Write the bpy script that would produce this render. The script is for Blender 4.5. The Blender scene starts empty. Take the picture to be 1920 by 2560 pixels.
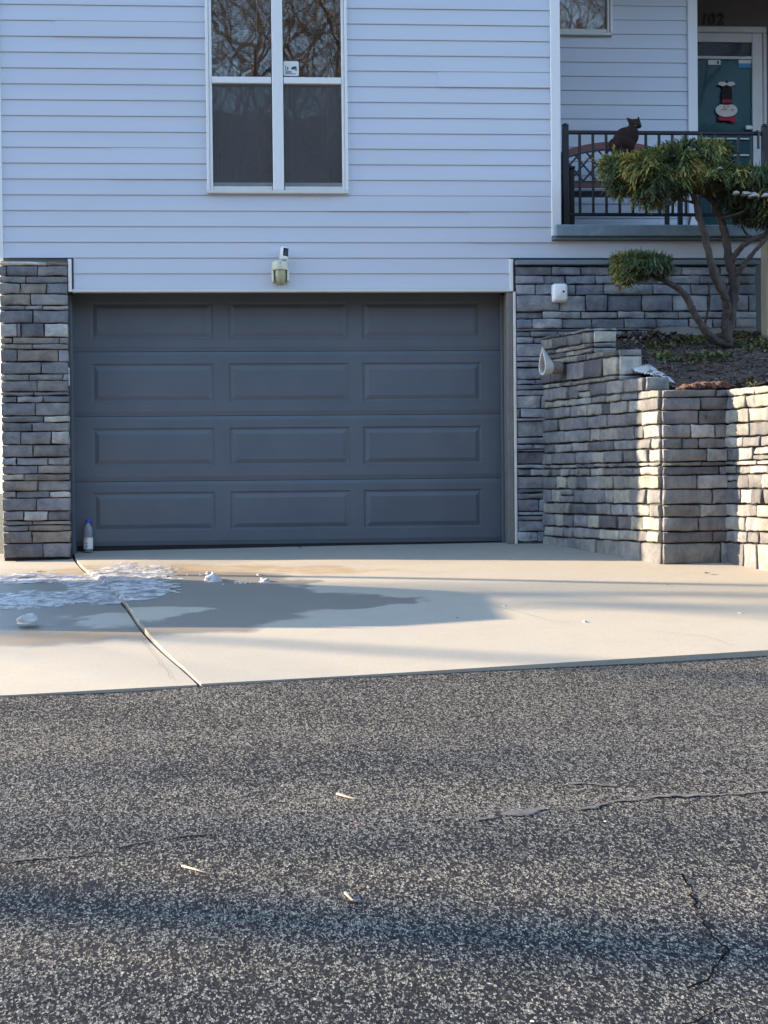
import bpy, math, random
import numpy as np
from mathutils import Vector, Matrix, Euler, noise as mn
rnd = random.Random(11)
sc = bpy.context.scene
C = sc.collection
R = math.radians

# ------------------------------------------------------------ camera
F = 3700.0
cam_d = bpy.data.cameras.new('camera'); cam = bpy.data.objects.new('camera', cam_d); C.objects.link(cam)
cam_d.sensor_fit = 'VERTICAL'; cam_d.sensor_height = 36.0; cam_d.lens = F/2560*36
cam_d.clip_start = 0.1; cam_d.clip_end = 600
CAM = Vector((0, -12.3, 0.55))
ROT = Euler((0, 0, R(-3.96))).to_matrix() @ Euler((R(90-1.19), 0, 0)).to_matrix() @ Euler((0, 0, R(-0.57))).to_matrix()
cam.matrix_world = Matrix.Translation(CAM) @ ROT.to_4x4()
sc.camera = cam

# ------------------------------------------------------------ light
SUN_EL = 18.0
SUN_DIR = Vector((-0.963, 0.270, 0)).normalized()      # horizontal direction TOWARDS the sun
w = bpy.data.worlds.new('World'); sc.world = w; w.use_nodes = True
wn = w.node_tree.nodes; wl = w.node_tree.links
bg = wn['Background']; sky = wn.new('ShaderNodeTexSky')
sky.sky_type = 'NISHITA'; sky.sun_disc = False
sky.sun_elevation = R(SUN_EL); sky.sun_rotation = math.atan2(SUN_DIR.x, SUN_DIR.y)
sky.air_density = 1.0; sky.dust_density = 0.3; sky.ozone_density = 1.3
wl.new(sky.outputs[0], bg.inputs[0]); bg.inputs[1].default_value = 0.15
sd = bpy.data.lights.new('sun', 'SUN'); sun = bpy.data.objects.new('sun', sd); C.objects.link(sun)
sd.energy = 3.9; sd.angle = R(0.5); sd.color = (1.0, 0.78, 0.53)
sv = Vector((SUN_DIR.x*math.cos(R(SUN_EL)), SUN_DIR.y*math.cos(R(SUN_EL)), math.sin(R(SUN_EL))))
sun.rotation_euler = sv.to_track_quat('Z', 'Y').to_euler()
sc.view_settings.view_transform = 'Standard'; sc.view_settings.look = 'None'
sc.view_settings.gamma = 1; sc.view_settings.use_curve_mapping = False
sc.view_settings.exposure = 2.32
sc.cycles.max_bounces = 6; sc.cycles.diffuse_bounces = 3; sc.cycles.glossy_bounces = 3
sc.cycles.transmission_bounces = 5; sc.cycles.transparent_max_bounces = 8
sc.cycles.caustics_reflective = False; sc.cycles.caustics_refractive = False

# ------------------------------------------------------------ measuring helpers
def ray(u, v): return (ROT @ Vector(((u-960)/F, -(v-1280)/F, -1))).normalized()
def P(u, v, y=0.0):
    d = ray(u, v); return CAM + d*((y-CAM.y)/d.y)
def PX(u, y=0.0, v=1000): return P(u, v, y).x
def PZ(v, y=0.0, u=960): return P(u, v, y).z
KY = [-60, -30, -20, -12.3, -8.76, -5.3, -4.87, -4.24, -3.5, -2.6, -1.65, 0, .3, 1.0]
KZ = [-2.6, -2.4, -1.75, -1.1, -.75, -.405, -.365, -.31, -.255, -.186, -.108, -.02, .004, .004]
def lin(x, xs, ys):
    if x <= xs[0]: return ys[0]
    for i in range(1, len(xs)):
        if x <= xs[i]: return ys[i-1] + (ys[i]-ys[i-1])*(x-xs[i-1])/(xs[i]-xs[i-1])
    return ys[-1]
def G(x, y):
    z = lin(y, KY, KZ); L = .018*max(0.0, min(1.0, 1+y/5.0)) - .011*max(0.0, min(1.0, y/.3))
    return z + L*max(-3.0, min(5, x))
_gp = {}
def GP(u, v):
    if (u, v) in _gp: return _gp[(u, v)].copy()
    d = ray(u, v); t = 2.5
    while t < 60:
        p = CAM + d*t
        if p.z < G(p.x, p.y): break
        t += .06
    a, b = t-.06, t
    for _ in range(12):
        m = (a+b)/2; p = CAM + d*m
        if p.z < G(p.x, p.y): b = m
        else: a = m
    _gp[(u, v)] = CAM + d*b
    return CAM + d*b

# ------------------------------------------------------------ objects helpers
def tag(o, label=None, cat=None, group=None, kind=None):
    if label: o['label'] = label
    if cat: o['category'] = cat
    if group: o['group'] = group
    if kind: o['kind'] = kind
    return o
def empty(name, loc=(0, 0, 0), parent=None):
    o = bpy.data.objects.new(name, None); o.location = loc; o.empty_display_size = .1
    C.objects.link(o); o.parent = parent
    return o
def wpos(o):
    p = Vector((0, 0, 0))
    while o is not None: p = p + Vector(o.location); o = o.parent
    return p
class MB:
    def __init__(s): s.v = []; s.f = []; s.m = []
    def add(s, vs, fs, mi=0):
        n = len(s.v); s.v += [tuple(p) for p in vs]; s.f += [tuple(i+n for i in f) for f in fs]; s.m += [mi]*len(fs)
        return s
    def box(s, a, b, mi=0):
        x0, y0, z0 = [min(a[i], b[i]) for i in range(3)]; x1, y1, z1 = [max(a[i], b[i]) for i in range(3)]
        return s.add([(x0,y0,z0),(x1,y0,z0),(x1,y1,z0),(x0,y1,z0),(x0,y0,z1),(x1,y0,z1),(x1,y1,z1),(x0,y1,z1)],
              [(0,3,2,1),(4,5,6,7),(0,1,5,4),(1,2,6,5),(2,3,7,6),(3,0,4,7)], mi)
    def bbox(s, a, b, bev=.004, mi=0):      # box with chamfered edges along all sides
        lo = [min(a[i], b[i]) for i in range(3)]; hi = [max(a[i], b[i]) for i in range(3)]
        bev = min(bev, min(hi[i]-lo[i] for i in range(3))*.45)
        vs = []; idx = {}
        for sx in (0,1):
            for sy in (0,1):
                for sz in (0,1):
                    cc = [hi[0] if sx else lo[0], hi[1] if sy else lo[1], hi[2] if sz else lo[2]]
                    sg = [-1 if sx else 1, -1 if sy else 1, -1 if sz else 1]
                    for ax in range(3):
                        q = [cc[i] + (0 if i == ax else sg[i]*bev) for i in range(3)]
                        idx[(sx,sy,sz,ax)] = len(vs); vs.append(q)
        fs = []
        for ax in range(3):
            o1, o2 = [i for i in range(3) if i != ax]
            for sd_ in (0,1):
                q = []
                for (p1, p2) in ((0,0),(1,0),(1,1),(0,1)):
                    k = [0,0,0]; k[ax] = sd_; k[o1] = p1; k[o2] = p2
                    q.append(idx[(k[0],k[1],k[2],ax)])
                flip = (sd_ == 0) ^ (ax == 1)
                fs.append(tuple(reversed(q)) if flip else tuple(q))
        for ax in range(3):                 # edge chamfers parallel to ax
            o1, o2 = [i for i in range(3) if i != ax]
            for p1 in (0,1):
                for p2 in (0,1):
                    k0 = [0,0,0]; k0[o1] = p1; k0[o2] = p2; k1 = list(k0); k1[ax] = 1
                    fs.append((idx[(*k0,o1)], idx[(*k1,o1)], idx[(*k1,o2)], idx[(*k0,o2)]))
        for sx in (0,1):
            for sy in (0,1):
                for sz in (0,1): fs.append(tuple(idx[(sx,sy,sz,a_)] for a_ in range(3)))
        return s.add(vs, fs, mi)
    def tube(s, pts, rad, n=8, mi=0, cap=True, jit=0):
        pts = [Vector(p) for p in pts]; m = len(pts)
        if not hasattr(rad, '__len__'): rad = [rad]*m
        up = Vector((0, 0, 1)); vs = []; prev = None
        for i, p in enumerate(pts):
            t = (pts[min(i+1, m-1)] - pts[max(i-1, 0)]).normalized()
            if prev is None:
                a = t.cross(up if abs(t.z) < .9 else Vector((1, 0, 0))).normalized()
            else:
                a = (prev - t*prev.dot(t)).normalized()
            prev = a; b = t.cross(a)
            for k in range(n):
                an = 2*math.pi*k/n; r = rad[i]*(1 + (jit*(rnd.random()-.5) if jit else 0))
                vs.append(p + a*math.cos(an)*r + b*math.sin(an)*r)
        fs = [(i*n+k, i*n+(k+1) % n, (i+1)*n+(k+1) % n, (i+1)*n+k) for i in range(m-1) for k in range(n)]
        if cap: fs += [tuple(range(n))[::-1], tuple((m-1)*n+k for k in range(n))]
        return s.add(vs, fs, mi)
    def lathe(s, prof, c=(0, 0, 0), n=20, mi=0):
        vs = [(c[0]+r*math.cos(2*math.pi*k/n), c[1]+r*math.sin(2*math.pi*k/n), c[2]+z) for r, z in prof for k in range(n)]
        m = len(prof)
        fs = [(i*n+k, i*n+(k+1) % n, (i+1)*n+(k+1) % n, (i+1)*n+k) for i in range(m-1) for k in range(n)]
        return s.add(vs, fs, mi)
    def prism(s, poly, n, d, mi=0):         # closed polygon (3d points) swept along vector
        poly = [Vector(p) for p in poly]; k = len(poly); dd = Vector(n)*d
        return s.add(poly + [p+dd for p in poly], [tuple(range(k))[::-1], tuple(range(k, 2*k))] + [(i, (i+1) % k, (i+1) % k + k, i+k) for i in range(k)], mi)
    def build(s, name, mats, parent=None, origin=None, smooth=False, color=None, fix=False):
        base = wpos(parent) if parent is not None else Vector((0, 0, 0))
        if origin is None: o0 = base
        else: o0 = Vector(origin)
        me = bpy.data.meshes.new(name)
        me.from_pydata([(p[0]-o0.x, p[1]-o0.y, p[2]-o0.z) for p in s.v], [], s.f)
        if not isinstance(mats, (list, tuple)): mats = [mats]
        for m in mats: me.materials.append(m)
        if any(s.m): me.polygons.foreach_set('material_index', s.m)
        if fix:
            import bmesh
            b = bmesh.new(); b.from_mesh(me); bmesh.ops.recalc_face_normals(b, faces=b.faces); b.to_mesh(me); b.free()
        if smooth: me.polygons.foreach_set('use_smooth', [True]*len(me.polygons))
        me.update()
        o = bpy.data.objects.new(name, me); C.objects.link(o); o.parent = parent; o.location = o0 - base
        if color: o.color = (*color, 1)
        return o
def smooth_by_angle(o, ang=35):
    me = o.data
    import bmesh
    b = bmesh.new(); b.from_mesh(me)
    for f in b.faces: f.smooth = True
    for e in b.edges:
        if len(e.link_faces) == 2 and e.calc_face_angle(0) > R(ang): e.smooth = False
    b.to_mesh(me); b.free(); return o

# ------------------------------------------------------------ materials
def mat(name, col=(.5, .5, .5), rough=.6, var=None, vscale=4, bump=0, bscale=60, bdist=.003, metal=0, spec=.5, coat=0, objcol=False, detail=5, stretch=None, trans=0):
    m = bpy.data.materials.new(name); m.use_nodes = True
    nt = m.node_tree; n = nt.nodes; l = nt.links; b = n['Principled BSDF']
    b.inputs['Base Color'].default_value = (*col, 1); b.inputs['Roughness'].default_value = rough
    b.inputs['Metallic'].default_value = metal; b.inputs['Specular IOR Level'].default_value = spec
    b.inputs['Coat Weight'].default_value = coat; b.inputs['Transmission Weight'].default_value = trans
    geo = n.new('ShaderNodeNewGeometry'); pos = geo.outputs['Position']
    if stretch:
        mp = n.new('ShaderNodeMapping'); mp.inputs['Scale'].default_value = stretch; l.new(pos, mp.inputs[0]); pos = mp.outputs[0]
    src = None
    if objcol:
        oi = n.new('ShaderNodeObjectInfo'); src = oi.outputs['Color']
    if var is not None:
        nz = n.new('ShaderNodeTexNoise'); nz.inputs['Scale'].default_value = vscale; nz.inputs['Detail'].default_value = detail
        nz.inputs['Roughness'].default_value = .62; l.new(pos, nz.inputs['Vector'])
        rp = n.new('ShaderNodeMapRange'); rp.inputs[1].default_value = .34 if objcol else .32; rp.inputs[2].default_value = .66 if objcol else .68
        l.new(nz.outputs[0], rp.inputs[0])
        mx = n.new('ShaderNodeMix'); mx.data_type = 'RGBA'; l.new(rp.outputs[0], mx.inputs[0])
        if src is not None:
            mu = n.new('ShaderNodeMix'); mu.data_type = 'RGBA'; mu.blend_type = 'MULTIPLY'; mu.inputs[0].default_value = 1
            l.new(src, mu.inputs[6]); mx.inputs[6].default_value = (*var, 1); mx.inputs[7].default_value = (1, 1, 1, 1)
            l.new(mx.outputs[2], mu.inputs[7]); l.new(mu.outputs[2], b.inputs['Base Color'])
        else:
            mx.inputs[6].default_value = (*col, 1); mx.inputs[7].default_value = (*var, 1); l.new(mx.outputs[2], b.inputs['Base Color'])
    elif src is not None: l.new(src, b.inputs['Base Color'])
    if bump:
        nb = n.new('ShaderNodeTexNoise'); nb.inputs['Scale'].default_value = bscale; nb.inputs['Detail'].default_value = 6
        l.new(pos, nb.inputs['Vector'])
        bu = n.new('ShaderNodeBump'); bu.inputs['Strength'].default_value = bump; bu.inputs['Distance'].default_value = bdist
        l.new(nb.outputs[0], bu.inputs['Height']); l.new(bu.outputs[0], b.inputs['Normal'])
    return m
M = {}
M['siding'] = mat('vinyl_siding', (.57, .60, .665), .42, var=(.53, .56, .625), vscale=1.5, bump=.12, bscale=90, bdist=.002, stretch=(.25, 1, 2.5))
M['trim'] = mat('white_vinyl_trim', (.74, .74, .74), .38)
M['trim2'] = mat('dusty_white_trim', (.66, .65, .62), .45, var=(.6, .585, .55), vscale=6)
M['jamb'] = mat('grey_brown_jamb', (.20, .185, .17), .6, var=(.15, .14, .13), vscale=9)
M['bluetrim'] = mat('blue_grey_painted_metal', (.17, .22, .26), .5, var=(.13, .175, .21), vscale=7, bump=.15, bscale=30)
M['slab'] = mat('blue_grey_painted_slab', (.24, .33, .39), .55, var=(.17, .24, .29), vscale=9, bump=.4, bscale=40, bdist=.004, detail=8)
M['door'] = mat('slate_garage_door', (.103, .121, .145), .5, var=(.084, .102, .127), vscale=2.2, bump=.25, bscale=260, bdist=.0015)
M['gap'] = mat('seal_and_dark_hollow', (.012, .012, .013), .8)
M['wallbox'] = mat('dark_sheathing', (.14, .135, .13), .9)
M['mortar'] = mat('dark_mortar', (.045, .043, .042), .95, bump=.4, bscale=120)
M['stone'] = mat('veneer_stone', (1, 1, 1), .82, var=(.50, .52, .59), vscale=10, bump=.75, bscale=42, bdist=.012, objcol=True, detail=7)
M['stone2'] = mat('retaining_stone', (1, 1, 1), .85, var=(.52, .54, .59), vscale=11, bump=.75, bscale=40, bdist=.012, objcol=True, detail=7, stretch=(1, 1, .7))
M['iron'] = mat('black_iron', (.008, .008, .011), .42, bump=.1, bscale=60)
M['plum'] = mat('reddish_brown_wood', (.21, .065, .06), .5, var=(.15, .048, .045), vscale=9, stretch=(1, 8, 8))
M['teal'] = mat('teal_painted_door', (.010, .20, .22), .45, var=(.008, .16, .19), vscale=3)
M['stucco'] = mat('taupe_stucco', (.16, .145, .14), .9, bump=.6, bscale=150)
M['found'] = mat('foundation_concrete', (.25, .25, .24), .9, var=(.2, .2, .19), vscale=7, bump=.3, bscale=60)
M['black'] = mat('black_paint', (.01, .01, .012), .5)
M['beige'] = mat('aged_cream_plastic', (.62, .62, .50), .45)
M['white'] = mat('white_plastic', (.80, .80, .80), .35)
M['lens'] = mat('smoked_lens', (.006, .008, .012), .3, coat=0, spec=.3)
M['cover'] = mat('yellowed_diffuser', (.40, .39, .22), .35, var=(.34, .34, .22), vscale=40)
M['pipe'] = mat('weathered_pvc', (.60, .585, .56), .5, var=(.5, .47, .43), vscale=20)
M['pipe_out'] = mat('brown_weathered_pipe', (.16, .145, .125), .7, var=(.22, .2, .18), vscale=20)
M['snow'] = mat('old_snow', (.60, .575, .55), .6, bump=.6, bscale=24, bdist=.03, var=(.33, .325, .32), vscale=9)
M['bark'] = mat('juniper_bark', (.085, .066, .056), .95, var=(.032, .026, .024), vscale=22, bump=1, bscale=55, bdist=.015, stretch=(1, 1, .3))
M['bark2'] = mat('grey_brown_bark', (.17, .125, .09), .9, var=(.09, .068, .052), vscale=3)
M['leaf1'] = mat('juniper_green', (.165, .205, .058), .7)
M['leaf2'] = mat('juniper_dark', (.068, .105, .042), .7)
M['leaf3'] = mat('juniper_bronze', (.42, .35, .10), .7)
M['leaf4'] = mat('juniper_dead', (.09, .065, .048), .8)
M['mulch'] = mat('dark_mulch', (.05, .036, .03), .95, var=(.10, .07, .052), vscale=30, bump=1, bscale=45, bdist=.03)
M['chip'] = mat('mulch_chip', (1, 1, 1), .9, objcol=False)
M['chipa'] = mat('bark_chip_dark', (.055, .038, .03), .9)
M['chipb'] = mat('bark_chip_pale', (.17, .14, .12), .9)
M['moss1'] = mat('creeping_green', (.07, .13, .03), .8)
M['moss2'] = mat('creeping_olive', (.17, .155, .055), .8)
M['rust'] = mat('rusty_bark', (.17, .075, .048), .9, var=(.05, .03, .026), vscale=22, bump=1, bscale=40, bdist=.02)
M['cat'] = mat('dark_brown_fur', (.020, .013, .012), .85, var=(.030, .017, .016), vscale=30, bump=.5, bscale=220, bdist=.003, spec=.14)
M['eye'] = mat('cat_eye', (.12, .13, .05), .15)
M['twig'] = mat('dry_twig', (.40, .33, .24), .8)
M['litter'] = mat('leaf_litter_hill', (.12, .085, .055), .95, var=(.055, .045, .032), vscale=.6, bump=1, bscale=3, bdist=.3, detail=9)

def ellipse_mask(n, l, c, rx, ry, ang, warp_out, soft=.12, z=0):
    mp = n.new('ShaderNodeMapping'); mp.vector_type = 'TEXTURE'
    mp.inputs['Location'].default_value = (c[0], c[1], 0); mp.inputs['Rotation'].default_value = (0, 0, ang); mp.inputs['Scale'].default_value = (rx, ry, 1)
    l.new(warp_out, mp.inputs[0])
    sx = n.new('ShaderNodeSeparateXYZ'); l.new(mp.outputs[0], sx.inputs[0])
    cb = n.new('ShaderNodeCombineXYZ'); l.new(sx.outputs[0], cb.inputs[0]); l.new(sx.outputs[1], cb.inputs[1])
    ln = n.new('ShaderNodeVectorMath'); ln.operation = 'LENGTH'; l.new(cb.outputs[0], ln.inputs[0])
    mr = n.new('ShaderNodeMapRange'); mr.interpolation_type = 'SMOOTHSTEP'
    mr.inputs[1].default_value = 1-soft; mr.inputs[2].default_value = 1+soft; mr.inputs[3].default_value = 1; mr.inputs[4].default_value = 0
    l.new(ln.outputs['Value'], mr.inputs[0]); return mr.outputs[0]
def math_(n, l, op, a, b):
    m = n.new('ShaderNodeMath'); m.operation = op
    for i, q in enumerate((a, b)):
        if isinstance(q, (int, float)): m.inputs[i].default_value = q
        else: l.new(q, m.inputs[i])
    return m.outputs[0]
def mixc(n, l, f, a, b, mode='MIX'):
    m = n.new('ShaderNodeMix'); m.data_type = 'RGBA'; m.blend_type = mode
    for i, q in ((0, f), (6, a), (7, b)):
        if isinstance(q, tuple): m.inputs[i].default_value = (*q, 1)
        elif isinstance(q, (int, float)): m.inputs[i].default_value = q
        else: l.new(q, m.inputs[i])
    return m.outputs[2]
def noise_(n, l, pos, scale, detail=5, rough=.6):
    z = n.new('ShaderNodeTexNoise'); z.inputs['Scale'].default_value = scale; z.inputs['Detail'].default_value = detail; z.inputs['Roughness'].default_value = rough
    l.new(pos, z.inputs['Vector']); return z
def ramp_(n, l, src, a, b, c=0., d=1.):
    m = n.new('ShaderNodeMapRange'); m.inputs[1].default_value = a; m.inputs[2].default_value = b; m.inputs[3].default_value = c; m.inputs[4].default_value = d
    l.new(src, m.inputs[0]); return m.outputs[0]

def concrete_mat():
    m = bpy.data.materials.new('driveway_concrete'); m.use_nodes = True; nt = m.node_tree; n = nt.nodes; l = nt.links; b = n['Principled BSDF']
    pos = n.new('ShaderNodeNewGeometry').outputs['Position']
    big = noise_(n, l, pos, 1.1, 4); mid = noise_(n, l, pos, 7, 6); fine = noise_(n, l, pos, 260, 3, .7)
    st = n.new('ShaderNodeMapping'); st.inputs['Scale'].default_value = (.7, 7, 1); st.inputs['Rotation'].default_value = (0, 0, .05); l.new(pos, st.inputs[0])
    broom = noise_(n, l, st.outputs[0], 2.2, 6)
    c = mixc(n, l, ramp_(n, l, big.outputs[0], .35, .65), (.43, .37, .25), (.355, .322, .24))
    c = mixc(n, l, ramp_(n, l, mid.outputs[0], .3, .7, 0, .55), c, (.38, .345, .29))
    c = mixc(n, l, ramp_(n, l, broom.outputs[0], .4, .7, 0, .6), c, (.36, .345, .32))
    c = mixc(n, l, ramp_(n, l, fine.outputs[0], .3, .7, 0, .8), c, (.30, .275, .24))
    sp_ = noise_(n, l, pos, 75, 4, .75); c = mixc(n, l, ramp_(n, l, sp_.outputs[0], .45, .72, 0, .6), c, (.27, .235, .18))
    gr = noise_(n, l, pos, 3.2, 8, .72); c = mixc(n, l, ramp_(n, l, gr.outputs[0], .5, .72, 0, .5), c, (.29, .26, .21))
    # pits
    vo = n.new('ShaderNodeTexVoronoi'); vo.inputs['Scale'].default_value = 34; l.new(pos, vo.inputs['Vector'])
    c = mixc(n, l, ramp_(n, l, vo.outputs['Distance'], .06, .02, 0, .35), c, (.12, .1, .08))
    # damp stains round the melting snow
    wr = n.new('ShaderNodeTexNoise'); wr.inputs['Scale'].default_value = 2.4; wr.inputs['Detail'].default_value = 4; l.new(pos, wr.inputs['Vector'])
    sb = n.new('ShaderNodeVectorMath'); sb.operation = 'SUBTRACT'; sb.inputs[1].default_value = (.5, .5, .5); l.new(wr.outputs['Color'], sb.inputs[0])
    scl = n.new('ShaderNodeVectorMath'); scl.operation = 'MULTIPLY'; scl.inputs[1].default_value = (1.1, .55, 0); l.new(sb.outputs[0], scl.inputs[0])
    ad = n.new('ShaderNodeVectorMath'); l.new(pos, ad.inputs[0]); l.new(scl.outputs[0], ad.inputs[1]); wp = ad.outputs[0]
    def el(u0, v0, u1, v1, ry, soft=.12):
        a = GP(u0, v0); q = GP(u1, v1); mid_ = (a+q)/2; d = q-a
        return ellipse_mask(n, l, (mid_.x, mid_.y), d.length/2, ry, math.atan2(d.y, d.x), wp, soft)
    wet = el(-500, 1500, 850, 1498, 1.5, .05)
    wet = math_(n, l, 'MAXIMUM', wet, el(500, 1512, 1075, 1500, .30, .06))
    dry = math_(n, l, 'MAXIMUM', el(130, 1540, 500, 1537, .28, .08), el(765, 1466, 1420, 1470, .42, .06))
    wet = math_(n, l, 'MULTIPLY', wet, math_(n, l, 'SUBTRACT', 1, dry))
    tan = el(60, 1420, 1010, 1428, .26, .3)
    tan = math_(n, l, 'MAXIMUM', tan, el(-120, 1590, 300, 1572, .22, .35))
    tan = math_(n, l, 'MULTIPLY', tan, ramp_(n, l, mid.outputs[0], .35, .6, .25, 1))
    c = mixc(n, l, math_(n, l, 'MULTIPLY', wet, .88), c, (.165, .148, .125))
    c = mixc(n, l, math_(n, l, 'MULTIPLY', tan, .9), c, (.27, .19, .10))
    l.new(c, b.inputs['Base Color'])
    r = math_(n, l, 'SUBTRACT', .88, math_(n, l, 'MULTIPLY', wet, .32)); l.new(r, b.inputs['Roughness'])
    bu = n.new('ShaderNodeBump'); bu.inputs['Strength'].default_value = .35; bu.inputs['Distance'].default_value = .003
    hh = math_(n, l, 'ADD', fine.outputs[0], math_(n, l, 'MULTIPLY', broom.outputs[0], .6))
    l.new(hh, bu.inputs['Height']); l.new(bu.outputs[0], b.inputs['Normal'])
    return m
M['concrete'] = concrete_mat()

def asphalt_mat():
    m = bpy.data.materials.new('worn_asphalt'); m.use_nodes = True; nt = m.node_tree; n = nt.nodes; l = nt.links; b = n['Principled BSDF']
    pos = n.new('ShaderNodeNewGeometry').outputs['Position']
    el_ = n.new('ShaderNodeMapping'); el_.inputs['Scale'].default_value = (1.15, .55, 1); el_.inputs['Rotation'].default_value = (0, 0, .12); l.new(pos, el_.inputs[0]); pos0 = pos; pos = el_.outputs[0]
    wz = noise_(n, l, pos, 90, 3)
    sb = n.new('ShaderNodeVectorMath'); sb.operation = 'SCALE'; sb.inputs['Scale'].default_value = .02; l.new(wz.outputs['Color'], sb.inputs[0])
    ad = n.new('ShaderNodeVectorMath'); l.new(pos, ad.inputs[0]); l.new(sb.outputs[0], ad.inputs[1])
    vo = n.new('ShaderNodeTexVoronoi'); vo.inputs['Scale'].default_value = 150; vo.inputs['Randomness'].default_value = 1; l.new(ad.outputs[0], vo.inputs['Vector'])
    v2 = n.new('ShaderNodeTexVoronoi'); v2.feature = 'DISTANCE_TO_EDGE'; v2.inputs['Scale'].default_value = 150; l.new(ad.outputs[0], v2.inputs['Vector'])
    sep = n.new('ShaderNodeSeparateColor'); l.new(vo.outputs['Color'], sep.inputs[0])
    pos = pos0; dens = noise_(n, l, pos, 1.3, 4); st = n.new('ShaderNodeMapping'); st.inputs['Scale'].default_value = (.35, 1.6, 1); st.inputs['Rotation'].default_value = (0, 0, .2); l.new(pos, st.inputs[0])
    band = noise_(n, l, st.outputs[0], 1.2, 4)
    th = math_(n, l, 'ADD', ramp_(n, l, dens.outputs[0], .3, .7, .46, .58), ramp_(n, l, band.outputs[0], .35, .65, -.10, .12))
    light = math_(n, l, 'LESS_THAN', sep.outputs[0], th)
    edge = ramp_(n, l, v2.outputs['Distance'], .04, .16)
    f = math_(n, l, 'MULTIPLY', light, edge)
    stone = mixc(n, l, sep.outputs[1], (.10, .097, .088), (.40, .375, .32))
    binder = mixc(n, l, sep.outputs[2], (.007, .008, .012), (.034, .036, .041))
    c = mixc(n, l, f, binder, stone)
    l.new(c, b.inputs['Base Color']); b.inputs['Roughness'].default_value = .9; b.inputs['Specular IOR Level'].default_value = .12
    h = math_(n, l, 'ADD', math_(n, l, 'MULTIPLY', edge, ramp_(n, l, sep.outputs[1], 0, 1, .5, 1)), math_(n, l, 'MULTIPLY', light, .5))
    bu = n.new('ShaderNodeBump'); bu.inputs['Strength'].default_value = .9; bu.inputs['Distance'].default_value = .004
    l.new(h, bu.inputs['Height']); l.new(bu.outputs[0], b.inputs['Normal'])
    return m
M['asphalt'] = asphalt_mat()

def glass_mat(name, refl, rough=.02, tint=(.02, .022, .025), alpha=.0):
    # pane: mirror-like reflection over what lies behind it
    m = bpy.data.materials.new(name); m.use_nodes = True; nt = m.node_tree; n = nt.nodes; l = nt.links
    out = n['Material Output']; n.remove(n['Principled BSDF'])
    gl = n.new('ShaderNodeBsdfGlossy'); gl.inputs['Roughness'].default_value = rough; gl.inputs['Color'].default_value = (1, 1, 1, 1)
    tr = n.new('ShaderNodeBsdfTransparent'); tr.inputs['Color'].default_value = (*tint, 1)
    fr = n.new('ShaderNodeFresnel'); fr.inputs['IOR'].default_value = 1.5
    a = math_(n, l, 'ADD', fr.outputs[0], refl)
    geo = n.new('ShaderNodeNewGeometry'); nz = noise_(n, l, geo.outputs['Position'], 1.6, 2)
    bu = n.new('ShaderNodeBump'); bu.inputs['Strength'].default_value = .3; bu.inputs['Distance'].default_value = .005
    l.new(nz.outputs[0], bu.inputs['Height']); l.new(bu.outputs[0], gl.inputs['Normal'])
    mx = n.new('ShaderNodeMixShader'); l.new(a, mx.inputs[0]); l.new(tr.outputs[0], mx.inputs[1]); l.new(gl.outputs[0], mx.inputs[2])
    l.new(mx.outputs[0], out.inputs[0]); return m
M['pane'] = glass_mat('window_glass', .085, .015, (.7, .72, .74))
M['pane_door'] = glass_mat('storm_door_glass', -.032, .02, (.75, .78, .8))
def screen_mat():
    m = bpy.data.materials.new('insect_screen'); m.use_nodes = True; nt = m.node_tree; n = nt.nodes; l = nt.links
    out = n['Material Output']; b = n['Principled BSDF']; b.inputs['Base Color'].default_value = (.10, .105, .11, 1); b.inputs['Roughness'].default_value = .7
    tr = n.new('ShaderNodeBsdfTransparent'); mx = n.new('ShaderNodeMixShader')
    pos = n.new('ShaderNodeNewGeometry').outputs['Position']; nz = noise_(n, l, pos, 3, 3)
    l.new(ramp_(n, l, nz.outputs[0], .3, .7, .42, .58), mx.inputs[0])
    l.new(tr.outputs[0], mx.inputs[1]); l.new(b.outputs[0], mx.inputs[2]); l.new(mx.outputs[0], out.inputs[0]); return m
M['screen'] = screen_mat()
def slush():
    m = mat('thin_slush', (.60, .575, .55), .55, bump=.6, bscale=24, bdist=.03, var=(.38, .375, .37), vscale=9)
    nt = m.node_tree; n = nt.nodes; l = nt.links; b = n['Principled BSDF']; out = n['Material Output']
    pos = n.new('ShaderNodeNewGeometry').outputs['Position']; nz = noise_(n, l, pos, 11, 7, .7)
    tr = n.new('ShaderNodeBsdfTransparent'); mx = n.new('ShaderNodeMixShader'); l.new(ramp_(n, l, nz.outputs[0], .40, .60, .28, 1), mx.inputs[0])
    l.new(tr.outputs[0], mx.inputs[1]); l.new(b.outputs[0], mx.inputs[2]); l.new(mx.outputs[0], out.inputs[0]); return m
M['slush'] = slush()
def plastic_clear():
    m = bpy.data.materials.new('clear_plastic'); m.use_nodes = True; nt = m.node_tree; n = nt.nodes; l = nt.links
    out = n['Material Output']; n.remove(n['Principled BSDF'])
    gl = n.new('ShaderNodeBsdfGlossy'); gl.inputs['Roughness'].default_value = .08
    df = n.new('ShaderNodeBsdfDiffuse'); df.inputs['Color'].default_value = (.55, .6, .65, 1)
    tr = n.new('ShaderNodeBsdfTransparent'); tr.inputs['Color'].default_value = (.8, .84, .86, 1)
    lw = n.new('ShaderNodeLayerWeight'); lw.inputs[0].default_value = .35
    m1 = n.new('ShaderNodeMixShader'); l.new(lw.outputs['Facing'], m1.inputs[0]); l.new(tr.outputs[0], m1.inputs[1]); l.new(gl.outputs[0], m1.inputs[2])
    m2 = n.new('ShaderNodeMixShader'); m2.inputs[0].default_value = .3; l.new(m1.outputs[0], m2.inputs[1]); l.new(df.outputs[0], m2.inputs[2])
    l.new(m2.outputs[0], out.inputs[0]); return m
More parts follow.
